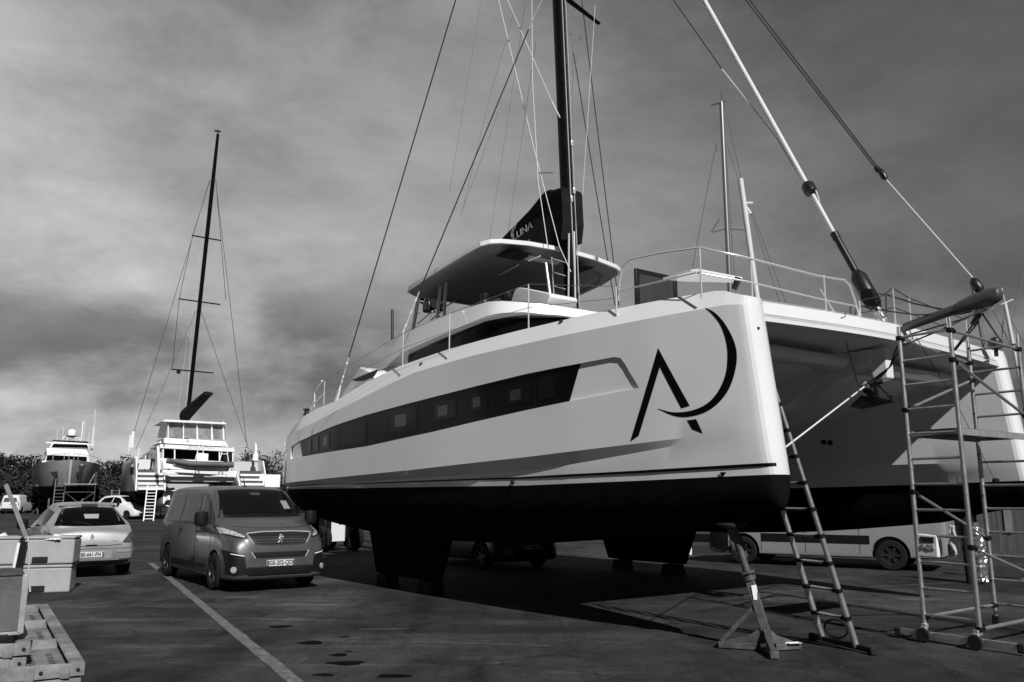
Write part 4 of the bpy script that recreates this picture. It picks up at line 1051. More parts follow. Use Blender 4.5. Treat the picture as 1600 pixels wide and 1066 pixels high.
rectp('dark_cowl', plast, van, vf, -.82, .82, 1.298, 1.33, 20, 1, off=.008)
q = MB()
for y0, y1, z0, z1 in ((-.62, .05, 1.318, 1.345), (.02, .66, 1.318, 1.35)):
    a, b = vf(y0, z0)[0] + Vector((.02, 0, 0.01)), vf(y1, z1)[0] + Vector((.02, 0, .01)); q = MB(); q.tube([a, a.lerp(b, .5) + Vector((.01, 0, 0)), b], .010, 6); q.build('wiper', plast, van)
q = patch('inner_mirror', mat('dark_trim_edge', .05, .4), van, vf, [(-.06, 1.71), (.12, 1.71)], [(-.08, 1.76), (.13, 1.76)], 4, 2, off=.010)
rectp('windscreen_card', mat('pale_card', .22, .5), van, vf, .47, .60, 1.44, 1.60, 4, 4, off=.009)
patch('upper_grille', blackp, van, vf, [(-.47, .84), (-.3, .815), (.3, .815), (.47, .84)], [(-.58, 1.02), (-.3, 1.045), (.3, 1.045), (.58, 1.02)], 22, 4, off=.008)
for k in range(4): rectp('grille_slat', plast, van, vf, -.50 + .02 * (3 - k), .50 - .02 * (3 - k), .845 + .045 * k, .857 + .045 * k, 16, 1, off=.016)
patch('grille_trim', chrome, van, vf, [(-.59, 1.02), (-.3, 1.043), (.3, 1.043), (.59, 1.02)], [(-.60, 1.035), (-.3, 1.057), (.3, 1.057), (.60, 1.035)], 22, 1, off=.014)
for s in (-1, 1): patch('grille_trim', chrome, van, vf, [(s * .49, .84), (s * .60, 1.02)], [(s * .50, .84), (s * .615, 1.02)], 8, 1, off=.014)
c = vf(0, .93)[0] + Vector((.022, 0, 0)); lion(van, c, .145, MX_F)
for s in (-1, 1):
    hl = patch('headlight', mat('lamp_housing', .03, .2, metal=.5), van, vf, [(s * .60, .935), (s * .75, .955), (s * .925, 1.01)], [(s * .61, .965), (s * .75, 1.075), (s * .915, 1.145)], 14, 6, off=.010)
    patch('lamp_lens', lampc, hl, vf, [(s * .635, .955), (s * .75, .975), (s * .90, 1.025)], [(s * .64, .975), (s * .75, 1.06), (s * .895, 1.125)], 14, 6, off=.016)
    pt = patch('bumper_intake', plast, van, vf, [(s * .60, .33), (s * .80, .30), (s * .90, .34)], [(s * .66, .66), (s * .80, .70), (s * .915, .74)], 12, 8, off=.008)
    patch('running_light', letter, pt, vf, [(s * .66, .635), (s * .86, .675)], [(s * .66, .65), (s * .86, .69)], 8, 1, off=.014)
    p, n = vf(s * .82, .41); q = MB(); q.lathe(p + n * .012, [(.055, -.02), (.055, .008), (.04, .012), (.0, .006)], 18, n.to_track_quat('Z', 'Y').to_matrix()); q.build('fog_lamp', chrome, pt)
patch('lower_slot', plast, van, vf, [(-.46, .60), (.46, .60)], [(-.52, .70), (.52, .70)], 18, 3, off=.006)
for s in (-1, 1): patch('slot_trim', chrome, van, vf, [(s * .46, .60), (s * .53, .71)], [(s * .475, .595), (s * .55, .71)], 6, 1, off=.012)
patch('lower_grille', plast, van, vf, [(-.58, .30), (.58, .30)], [(-.66, .43), (.66, .43)], 20, 3, off=.008)
for k in range(3): rectp('grille_slat', blackp, van, vf, -.58, .58, .325 + .035 * k, .335 + .035 * k, 16, 1, off=.016)
patch('bonnet_gap', rubber, van, vf, [(-.80, 1.15), (-.4, 1.118), (0, 1.112), (.4, 1.118), (.80, 1.15)], [(-.80, 1.156), (-.4, 1.124), (0, 1.118), (.4, 1.124), (.80, 1.156)], 24, 1, off=.003)
patch('bumper_lip', vpaint, van, vf, [(-.62, .245), (.62, .245)], [(-.66, .275), (.66, .275)], 16, 1, off=.014)
number_plate(van, vf, 0.0, .505, 'GE-202-QD', 1)
for s, pr in ((-1, vr), (1, vl)):
    patch('door_window', glass, van, pr, [(-1.42, 1.20), (-2.10, 1.19)], [(-1.80, 1.64), (-2.06, 1.75)], 10, 5, off=.008)
    patch('door_window', glass, van, pr, [(-1.16, 1.20), (-1.38, 1.20)], [(-1.56, 1.48), (-1.72, 1.60)], 8, 4, off=.008)
    patch('side_window', glass, van, pr, [(-2.25, 1.19), (-3.35, 1.18)], [(-2.24, 1.74), (-3.35, 1.745)], 12, 5, off=.008)
    patch('side_window', glass, van, pr, [(-3.45, 1.18), (-4.55, 1.20)], [(-3.45, 1.745), (-4.45, 1.70)], 12, 5, off=.008)
    for x in (-1.20, -2.17, -3.38): patch('door_gap', rubber, van, pr, [(x, .30), (x, 1.17)], [(x - .012, .30), (x - .012, 1.17)], 10, 1, off=.003)
    for x in (-2.02, -3.22): rectp('door_handle', plast, van, pr, x - .12, x + .05, 1.0, 1.035, 6, 1, off=.03)
    rectp('side_trim', plast, van, pr, -1.35, -3.78, .38, .44, 16, 1, off=.014)
    patch('sill_line', rubber, van, pr, [(-1.36, .30), (-3.78, .30)], [(-1.36, .312), (-3.78, .312)], 14, 1, off=.003)
    patch('waist_trim', blackp, van, pr, [(-1.2, 1.165), (-4.5, 1.165)], [(-1.2, 1.185), (-4.5, 1.185)], 20, 1, off=.012)
    mirror_part(van, -1.30, s * 1.09, 1.27, 1.25)
    wheel(van, -.93, s * .845, .335); wheel(van, -4.20, s * .845, .335)
q = MB(); p = Vector((-2.15, 0, 1.87)); q.tube([p, p + Vector((-.05, 0, .03)), p + Vector((-.17, 0, .19))], [.03, .015, .005], 8); q.build('aerial', plast, van)

# --- hatchbacks share one set of stations
HS = [(0, .28, .58, .44, .56, .5, .53), (-.05, .22, .74, .52, .72, .58, .66), (-.18, .19, .84, .62, .82, .62, .78), (-.5, .18, .885, .76, .86, .66, .89), (-1.0, .18, .905, .88, .88, .68, 1.0), (-1.14, .18, .905, .90, .885, .68, 1.05), (-1.6, .18, .91, .94, .89, .62, 1.29), (-2.0, .18, .91, .96, .89, .61, 1.44),
      (-2.5, .18, .91, .97, .89, .61, 1.50), (-3.2, .19, .91, .99, .885, .60, 1.475), (-3.68, .20, .905, 1.0, .87, .57, 1.385), (-3.95, .22, .895, .99, .84, .60, 1.17), (-4.06, .24, .88, .93, .83, .64, 1.0), (-4.19, .27, .86, .82, .83, .68, .91), (-4.25, .33, .80, .62, .78, .62, .70)]
car = thing('car', 'silver hatchback seen from behind beside the strapped polystyrene boxes', 'car', (0, 0, 0), math.atan2(-BF.y, -BF.x) + 0.0)
car.location = Vector((-8.86, 17.9, 0)) + (-BF) * 4.25
spaint = mat('silver_paint', .42, .36, metal=.55, coat=.6, vary=.05, scale=2)
hb = car_body([(a, b, c * .96, d, e * .96, f * .96, g) for a, b, c, d, e, f, g in HS], spaint, car, zscale=1.04)
bv = bvh_of(hb); rr = projector(bv, 'x', -1); rl_ = projector(bv, 'y', 1); rr_ = projector(bv, 'y', -1)
arches(hb, (-.86, -3.47), .36, .315)
patch('rear_window', glass, car, rr, [(-.70, 1.085), (-.4, 1.07), (0, 1.065), (.4, 1.07), (.70, 1.085)], [(-.52, 1.43), (-.25, 1.455), (0, 1.46), (.25, 1.455), (.52, 1.43)], 22, 8, off=.006)
q = MB(); a_, b_ = rr(.0, 1.10)[0] + Vector((-.02, 0, 0)), rr(.36, 1.17)[0] + Vector((-.02, 0, 0)); q.tube([a_, b_], .009, 6); q.build('rear_wiper', plast, car)
patch('bumper_seam', rubber, car, rr, [(-.84, .60), (-.4, .60), (.4, .60), (.84, .60)], [(-.84, .607), (-.4, .607), (.4, .607), (.84, .607)], 20, 1, off=.003)
patch('spoiler', spaint, car, rr, [(-.55, 1.45), (0, 1.475), (.55, 1.45)], [(-.52, 1.50), (0, 1.525), (.52, 1.50)], 16, 2, off=.05, deep=.05)
patch('brake_light', redl, car, rr, [(-.16, 1.462), (.16, 1.462)], [(-.16, 1.482), (.16, 1.482)], 6, 1, off=.056)
patch('window_papers', mat('pale_paper', .30, .6), car, rr, [(-.14, 1.22), (.12, 1.22)], [(-.16, 1.31), (.14, 1.31)], 4, 2, off=.009)
for s in (-1, 1):
    patch('tail_light', redl, car, rr, [(s * .60, .72), (s * .74, .71), (s * .865, .76)], [(s * .63, .77), (s * .74, .91), (s * .84, .99)], 12, 6, off=.012)
    patch('bumper_strip', spaint, car, rr, [(s * .52, .52), (s * .84, .52)], [(s * .50, .56), (s * .84, .55)], 8, 1, off=.014)
    patch('reflector', redl, car, rr, [(s * .55, .36), (s * .80, .37)], [(s * .55, .39), (s * .80, .40)], 8, 1, off=.010)
patch('tailgate_gap', rubber, car, rr, [(-.60, .680), (-.3, .655), (.3, .655), (.60, .680)], [(-.60, .692), (-.3, .667), (.3, .667), (.60, .692)], 20, 1, off=.003)
rectp('tailgate_handle', plast, car, rr, -.11, .11, .665, .69, 6, 1, off=.012)
patch('plate_recess', spaint, car, rr, [(-.40, .40), (.40, .40)], [(-.42, .57), (.42, .57)], 10, 2, off=.004)
patch('lower_bumper', plast, car, rr, [(-.72, .27), (.72, .27)], [(-.76, .36), (.76, .36)], 16, 2, off=.008)
number_plate(car, rr, 0.0, .485, 'BE-661-FN', -1, w=.52, h=.11)
lion(car, rr(0, .84)[0] + Vector((-.02, 0, 0)), .13, MX_R)
text_mesh('308', .055, 'model_lettering', chrome, car, Matrix.Translation(rr(-.45, .76)[0] + Vector((-.012, 0, 0))) @ MX_R.to_4x4(), thick=.003)
for s, pr in ((1, rl_), (-1, rr_)):
    patch('door_window', glass, car, pr, [(-1.42, 1.02), (-2.35, 1.04)], [(-1.86, 1.36), (-2.35, 1.43)], 10, 5, off=.008)
    patch('door_window', glass, car, pr, [(-2.43, 1.04), (-3.55, 1.09)], [(-2.43, 1.43), (-3.35, 1.36)], 10, 5, off=.008)
    for x in (-1.3, -2.39): patch('door_gap', rubber, car, pr, [(x, .3), (x, .98)], [(x - .01, .3), (x - .01, .98)], 8, 1, off=.003)
    mirror_part(car, -1.62, s * 1.02, 1.06, 1.1); wheel(car, -.86, s * .80, .315); wheel(car, -3.47, s * .80, .315)
q = MB(); p = Vector((-3.2, .0, 1.54)); q.tube([p, p + Vector((.0, 0, .03))], [.05, .03], 10); q.tube([p + Vector((0, 0, .03)), p + Vector((-.10, 0, .35))], .006, 6); q.build('aerial', plast, car)

def small_hatch(label, loc, rz, m, full=False, plate=None, group=None, zs=1.0):
    c = thing('car', label, 'car', loc, rz)
    b = car_body(HS, m, c, 2, 2, zscale=zs); bv = bvh_of(b); f, r, l, q_ = projector(bv, 'x', 1), projector(bv, 'x', -1), projector(bv, 'y', 1), projector(bv, 'y', -1)
    arches(b, (-.86, -3.47), .36, .315)
    patch('windscreen', glass, c, f, [(-.66, 1.08 * zs), (0, 1.06 * zs), (.66, 1.08 * zs)], [(-.52, 1.40 * zs), (0, 1.43 * zs), (.52, 1.40 * zs)], 12, 6, off=.006)
    patch('rear_window', glass, c, r, [(-.66, 1.04 * zs), (.66, 1.04 * zs)], [(-.52, 1.36 * zs), (.52, 1.36 * zs)], 10, 5, off=.006)
    for s, pr in ((1, l), (-1, q_)):
        patch('door_window', glass, c, pr, [(-1.42, 1.0 * zs), (-2.35, 1.01 * zs)], [(-1.86, 1.33 * zs), (-2.35, 1.40 * zs)], 8, 4, off=.008)
        patch('door_window', glass, c, pr, [(-2.43, 1.01 * zs), (-3.55, 1.05 * zs)], [(-2.43, 1.40 * zs), (-3.35, 1.32 * zs)], 8, 4, off=.008)
        patch('headlight', lampc, c, f, [(s * .55, .62 * zs), (s * .80, .68 * zs)], [(s * .55, .70 * zs), (s * .82, .80 * zs)], 8, 4, off=.012)
        patch('tail_light', redl, c, r, [(s * .60, .70), (s * .82, .72)], [(s * .62, .86), (s * .80, .92)], 6, 4, off=.012)
        mirror_part(c, -1.62, s * 1.02, 1.02 * zs, 1.1); wheel(c, -.86, s * .80, .315); wheel(c, -3.47, s * .80, .315)
    patch('lower_grille', plast, c, f, [(-.50, .30), (.50, .30)], [(-.56, .46), (.56, .46)], 10, 3, off=.008)
    if plate: number_plate(c, f, 0, .52, plate, 1); lion(c, f(0, .70 * zs)[0] + Vector((.02, 0, 0)), .13, MX_F)
    return c
cu = ground(826, 892); small_hatch('black hatchback in the shade between the hulls of the big catamaran', Vector((cu.x + .1, cu.y + .2, 0)), math.atan2(BF.y, BF.x), mat('black_car_paint', .02, .25, metal=.3, coat=.6), plate='DC-408-RB', zs=1.0)
wp = mat('white_car_paint', .72, .3, coat=.5)
cf = ground(196, 812); hd = Vector((.93, -.36, 0)).normalized()
small_hatch('white compact car beyond the silver hatchback, facing right', cf + hd * .95 - Vector((hd.y, -hd.x, 0)) * -.0 + Vector((.3, .8, 0)), math.atan2(hd.y, hd.x), wp, zs=1.16)

# --- large white van right of the far keel
WV = Vector((-.837, .547, 0)); f_axle = ground(1165, 881); r_axle = ground(1392, 890)
inw = Vector((WV.y, -WV.x, 0))
lv = thing('van', 'large white panel van with a broad dark side moulding beyond the far hull', 'van', f_axle + inw * .85 + WV * .95, math.atan2(WV.y, WV.x))
LS = [(0, .32, .70, .60, .68, .55, .80), (-.10, .26, .88, .85, .86, .66, 1.05), (-.35, .25, .97, 1.05, .94, .74, 1.22), (-.85, .25, 1.0, 1.18, .97, .80, 1.38), (-1.6, .25, 1.0, 1.25, .98, .80, 2.05), (-2.0, .25, 1.0, 1.25, .98, .82, 2.3), (-3.5, .25, 1.0, 1.25, .98, .84, 2.36), (-5.2, .28, 1.0, 1.25, .98, .84, 2.34), (-5.55, .32, .99, 1.25, .97, .82, 2.28), (-5.6, .4, .95, 1.2, .93, .78, 2.1)]
lb = car_body(LS, mat('van_grey_white_paint', .26, .35, coat=.3, vary=.06, scale=2), lv); bv = bvh_of(lb); pl_, pf_, pb_ = projector(bv, 'y', 1), projector(bv, 'x', 1), projector(bv, 'x', -1)
arches(lb, (-.95, -.95 - 3.47), .42, .35)
patch('side_moulding', plast, lv, pl_, [(-1.45, .60), (-3.98, .60)], [(-1.45, .78), (-3.98, .78)], 24, 2, off=.02)
for x in (-1.42, -2.5, -3.75): patch('panel_gap', rubber, lv, pl_, [(x, .35), (x, 2.0)], [(x - .012, .35), (x - .012, 2.0)], 12, 1, off=.003)
patch('door_window', glass, lv, pl_, [(-1.35, 1.3), (-2.3, 1.3)], [(-1.75, 1.8), (-2.3, 1.85)], 8, 4, off=.008)
patch('windscreen', glass, lv, pf_, [(-.75, 1.45), (.75, 1.45)], [(-.65, 2.0), (.65, 2.0)], 10, 6, off=.008)
patch('rear_bumper', plast, lv, pb_, [(-.9, .4), (.9, .4)], [(-.9, .62), (.9, .62)], 10, 2, off=.05)
patch('front_bumper_nose_shade', plast, lv, pf_, [(-.8, .33), (.8, .33)], [(-.90, 1.1), (.90, 1.1)], 20, 6, off=.03)  # dark bumper carried up the nose, whose shade is put into the colour
patch('front_corner_nose_shade', plast, lv, pl_, [(-.11, .40), (-.56, .32)], [(-.11, .95), (-.60, 1.1)], 8, 4, off=.02)  # same dark colour round the corner, standing in for the nose's shade
patch('rear_corner_trim', plast, lv, pl_, [(-5.05, .35), (-5.5, .42)], [(-5.05, .72), (-5.5, .72)], 6, 3, off=.014)
for s in (-1, 1): wheel(lv, -.95, s * .88, .345, .22, 6); wheel(lv, -.95 - 3.47, s * .88, .345, .22, 6); patch('headlight', lampc, lv, pf_, [(s * .6, .85), (s * .85, .88)], [(s * .6, 1.0), (s * .85, 1.1)], 6, 3, off=.01)
mirror_part(lv, -1.5, 1.15, 1.6, 1.6); mirror_part(lv, -1.5, -1.15, 1.6, 1.6)

# --- small white van far left, seen from behind
c = ground(14, 803); fw = Vector((c.x, c.y, 0)).normalized(); fw = (fw + Vector((.35, 0, 0))).normalized()
sv_ = thing('van', 'small white van far away at the left edge, seen from behind', 'van', c + fw * 4.1, math.atan2(fw.y, fw.x))
SS = [(0, .3, .7, .5, .68, .6, .75), (-.3, .25, .85, .8, .82, .7, .98), (-1.0, .22, .9, .95, .88, .72, 1.12), (-1.7, .22, .9, 1.05, .88, .68, 1.66), (-2.2, .22, .9, 1.05, .88, .68, 1.8), (-3.6, .24, .9, 1.05, .88, .68, 1.8), (-4.0, .26, .88, 1.05, .86, .66, 1.74), (-4.1, .32, .84, 1.0, .8, .6, 1.6)]
b = car_body(SS, wp, sv_, 2, 2); bv = bvh_of(b); pb_ = projector(bv, 'x', -1); pr_ = projector(bv, 'y', -1); arches(b, (-.8, -3.4), .36, .32)
for s in (-1, 1):
    patch('rear_window', mat('pale_glass', .10, .1), sv_, pb_, [(s * .08, 1.12), (s * .62, 1.12)], [(s * .08, 1.52), (s * .52, 1.52)], 6, 4, off=.01)
    patch('tail_light', redl, sv_, pb_, [(s * .72, .75), (s * .8, .75)], [(s * .68, 1.2), (s * .72, 1.2)], 4, 4, off=.012); wheel(sv_, -.8, s * .8, .31); wheel(sv_, -3.4, s * .8, .31)
patch('bumper', plast, sv_, pb_, [(-.78, .32), (.78, .32)], [(-.8, .52), (.8, .52)], 8, 2, off=.03); rectp('number_plate', platem, sv_, pb_, -.26, .26, .62, .72, 4, 1, off=.02); rectp('lettering_band', grey_l, sv_, pb_, -.6, .1, .85, .93, 4, 1, off=.012)
patch('door_window', glass, sv_, pr_, [(-1.45, 1.1), (-2.3, 1.1)], [(-1.85, 1.55), (-2.3, 1.6)], 6, 3, off=.01)

# --- yard machine behind the dark van
tp = ground(527, 860)
tr_ = thing('forklift', 'dark yard forklift with a white round-marked panel, half hidden behind the grey van', 'forklift', (tp.x, tp.y, 0), math.atan2(BF.y, BF.x) + .2)
q = MB(); q.box((0, -.35, .72), (.9, .95, .75)); q.box((-.8, 0.05, .62), (.9, 1.0, .7)); q.build('chassis', plast, tr_, bevel=.06)
q = MB(); q.box((.50, -.36, .78), (.03, .52, .95)); wpnl = q.build('front_panel', wp, tr_, bevel=.01)
q = MB(); q.tube([(.52, -.30, .93), (.535, -.30, .93)], .105, 24); q.build('round_mark', rubber, wpnl); q = MB(); q.tube([(.53, -.30, .93), (.54, -.30, .93)], .085, 24); q.build('mark_disc', wp, wpnl)
text_mesh('(C)', .12, 'lettering', rubber, wpnl, Matrix.Translation((.545, -.30, .93)) @ MX_F.to_4x4(), thick=.001)
wheel(tr_, .25, .42, .40, .28, 6); wheel(tr_, .25, -.80, .40, .28, 6); wheel(tr_, -1.0, .40, .30, .22, 6); wheel(tr_, -1.0, -.5, .30, .22, 6)
for y in (-.72, .10):
    q = MB(); q.beam((.45, y, .1), (.45, y, 1.9), .10, .12); q.build('lift_mast', plast, tr_)
q = MB(); q.box((-.15, -.2, 1.95), (1.3, 1.0, .05)); q.build('overhead_guard', plast, tr_, bevel=.02)

# ---------------------------------------------------------------- polystyrene boxes strapped together
bn = Vector((.28, -.96, 0)).normalized(); bx_rz = math.atan2(bn.y, bn.x) + math.pi / 2
foam = mat('grey_polystyrene', .34, .85, vary=.12, scale=3, bump=.15, bscale=60)
bc = ground(68, 927); BY = bc.y - .05; brt = Vector((-bn.y, bn.x, 0))
for k, (off, z, w, nm) in enumerate(((0, 0, .80, 'lower right polystyrene box of the strapped stack left of the silver car'), (.02, .50, .82, 'upper right polystyrene box of the strapped stack, crumpled film on top'),
                                     (-.92, 0, .82, 'lower left polystyrene box of the strapped stack at the left edge'), (-.90, .50, .84, 'upper left polystyrene box of the strapped stack at the left edge'))):
    p = bc + brt * off - bn * .28
    o = thing('box', nm, 'box', (p.x, p.y, z), bx_rz + R((2, -1, 1, 3)[k]), 'polystyrene boxes strapped in a stack')
    q = MB(); q.box((0, 0, .215), (w, .56, .43)); bb = q.build('body', foam, o, bevel=.03, seg=3)
    q = MB(); q.box((0, 0, .46), (w + .01, .57, .05)); q.build('lid', foam, o, bevel=.02)
    q = MB(); q.box((-.13, -.278, .075), (.26, .03, .11)); q.build('hand_hole', rubber, bb, bevel=.02)
q = MB(); rnd = random.Random(4); n = 14
def film(px0, px1, py, seed, hh=.10):
    a, b = at_dist(px0, py, BY + .2), at_dist(px1, py, BY + .2); q = MB(); rows = []
    for i in range(15):
        u = i / 14; row = []
        for j in range(7):
            v = j / 6; h = hh * math.sin(math.pi * u) * math.sin(math.pi * v) * (1 + .6 * noise.noise(Vector((u * 4, v * 3, seed))))
            row.append(a.lerp(b, u) + Vector((0, (v - .5) * .35, h - .03 + .02 * noise.noise(Vector((u * 9, v * 8, seed))))))
        rows.append(row)
    q.loft(rows, closed=False); return q
tag(film(76, 101, 840, 1, .07).build('plastic_film', sailw), 'crumpled pale film lying on the upper right polystyrene box', 'plastic film')
tag(film(-6, 12, 840, 5, .1).build('plastic_film', sailw), 'crumpled pale film lying on the upper left polystyrene box', 'plastic film')
tag(film(60, 88, 925, 9, .05).build('plastic_film', sailw), 'pale film sticking out under the lower right polystyrene box', 'plastic film')
q = MB(); q.beam(at_dist(9, 757, BY), at_dist(42, 842, BY), .075, .02, up=(0, 1, 0))
tag(q.build('batten', mat('pale_batten', .22, .7, vary=.2), bevel=.004), 'pale batten leaning diagonally above the polystyrene boxes', 'batten')
q = MB(); q.beam(at_dist(37, 846, BY - .06), at_dist(26, 908, BY - .06), .16, .05, up=(0, 1, 0))
tag(q.build('plank', blackp, bevel=.006), 'black plank wedged upright between the left and right polystyrene boxes', 'plank')
q = MB(); q.beam(at_dist(30, 848, BY - .08), at_dist(18, 906, BY - .08), .05, .03, up=(0, 1, 0))
tag(q.build('lath', sailw, bevel=.004), 'white lath beside the black plank between the polystyrene boxes', 'lath')
q = MB(); q.tube([at_dist(43, 838, BY - .04), at_dist(46, 862, BY - .04), at_dist(45, 890, BY - .04), at_dist(47, 925, BY - .04)], .018, 6)
tag(q.build('strap', mat('pale_strap', .4, .6)), 'pale strap running down the front of the right polystyrene boxes', 'strap')

# ---------------------------------------------------------------- stacked crates in the lower left corner
crm = mat('worn_tray_metal', .19, .75, vary=.55, scale=5, bump=.3, bscale=25)
KZ = .75
nr, fr_ = ground(131, 1034, KZ), ground(76, 943, KZ)
kd = (fr_ - nr); kl = kd.length; kd.normalize(); kleft = Vector((-kd.y, kd.x, 0))
def tray(label, org, L, Wd, z, h, group, seed=0, top=False):
    rnd = random.Random(seed); jx = rnd.uniform(-.012, .012)
    o = thing('tray', label, 'tray', (org.x + jx, org.y, z), math.atan2(kd.y, kd.x) + R(rnd.uniform(-.5, .5)), group)
    q = MB(); q.box((L / 2, Wd / 2, .010), (L - .01, Wd - .01, .016)); b = q.build('base', crm, o)
    q = MB(); q.prism([(0, .0, 0), (0, .0, h), (0, .065, h), (0, .08, h - .012), (0, .02, h - .014), (0, .02, 0)], (L, 0, 0)); q.build('side_rail', crm, o, bevel=.003)
    q = MB(); q.prism([(0, Wd, 0), (0, Wd, h), (0, Wd - .065, h), (0, Wd - .08, h - .012), (0, Wd - .02, h - .014), (0, Wd - .02, 0)], (L, 0, 0)); q.build('side_rail', crm, o, bevel=.003)
    q = MB(); q.prism([(-.012, .0, .004), (-.012, .0, h - .004), (-.002, Wd * .4, h + .004), (-.012, Wd, h - .003), (-.012, Wd, .004)], (.018, 0, 0)); e = q.build('end_panel', crm, o, bevel=.003)
    for k in range(3):
        y = Wd * (.17 + .3 * k) + rnd.uniform(-.02, .02); q = MB(); q.box((-.016, y, h * .45), (.012, .05, h * .98)); q.build('clip', crm, e, bevel=.004)
    for y in (.035, Wd * .36, Wd * .74):
        q = MB(); q.tube([(-.0165, y, h * .5), (.0, y, h * .5)], .011, 10); q.build('bolt_hole', rubber, e)
    q = MB(); q.box((L - .01, Wd / 2, h * .5), (.02, Wd, h)); q.build('end_panel', crm, o, bevel=.003)
    if top:
        for u in (1 / 3, 2 / 3):
            q = MB(); q.prism([(L * u - .07, .07, .018), (L * u, .07, h - .008), (L * u + .02, .07, h - .008), (L * u + .03, .07, .018)], (0, Wd - .14, 0)); q.build('divider', crm, o, bevel=.003)
        q = MB()
        for u in range(3):
            for j in range(11):
                for y in (.2, .36, .5): q.box((L * (u / 3 + .05 + .019 * j), Wd * y * 1.1, .0195), (.012, .035, .002))
        q.build('drain_slots', rubber, b, smooth=False)['kind'] = 'stuff'
    return o
TGp = 'long metal trays stacked in the lower left corner'
for j in range(9):
    tray(('open divided metal tray on top of the right hand stack' if j == 0 else 'metal tray, %s from the top of the right hand stack' % ('', 'second', 'third', 'fourth', 'fifth', 'sixth', 'seventh', 'eighth', 'ninth')[j]), nr, kl, .62, KZ - .078 - .082 * j, .078, TGp, j, j == 0)
lz = .83; lo_ = ground(46, 1003, lz)
for j in range(10):
    tray('metal tray, %s of the left hand stack under the grey case' % ('topmost', 'second from the top', 'third from the top', 'fourth from the top', 'fifth from the top', 'sixth from the top', 'seventh from the top', 'eighth from the top', 'ninth from the top', 'lowest')[j], lo_, 1.5, .62, lz - .078 - .082 * j, .078, TGp, 20 + j)
q = MB()
ca = ground(35, 987, lz + .05)
cs_ = thing('case', 'flat grey case standing on the left tray stack at the left edge', 'case', (ca.x, ca.y, lz + .0), math.atan2(kd.y, kd.x))
q = MB(); q.box((.22, .45, .215), (.44, .88, .33)); cb_ = q.build('body', mat('grey_case', .10, .65, vary=.45, scale=4, bump=.2), cs_, bevel=.01)
q = MB(); q.box((.22, .45, .392), (.42, .86, .02)); q.build('lid', mat('dark_case_lid', .04, .6, vary=.7, scale=12), cs_, bevel=.006)
q = MB(); q.box((-.01, .012, .215), (.02, .035, .35)); q.build('corner_strip', alud, cb_, bevel=.003)
q = MB(); q.box((-.01, .44, .045), (.02, .86, .02)); q.build('bottom_strip', alud, cb_, bevel=.003)
for y in (.12, .72): q = MB(); q.box((.2, y, .025), (.44, .10, .05)); q.build('foot', blackp, cs_, bevel=.006)

# ---------------------------------------------------------------- second catamaran, seen from astern
lc = at_dist(210, 790, 60); rt = Vector((.866, .50, 0))
O2 = Vector((lc.x, lc.y, 0)) + rt * 4.6
F2 = Frame(O2, (-.50, .866))
c2 = thing('catamaran', 'white catamaran ashore in the distance, seen from astern with a dinghy on its davits', 'catamaran', O2, F2.rz)
white2 = mat('bright_white_gelcoat', .82, .35)
def panel(F, x, pts, dx, m, name, parent, bevel=0.0):
    q = MB(); q.prism([F.at(px, py, 'x', x) for px, py in pts], (dx, 0, 0)); return q.build(name, m, parent, smooth=False, bevel=bevel)
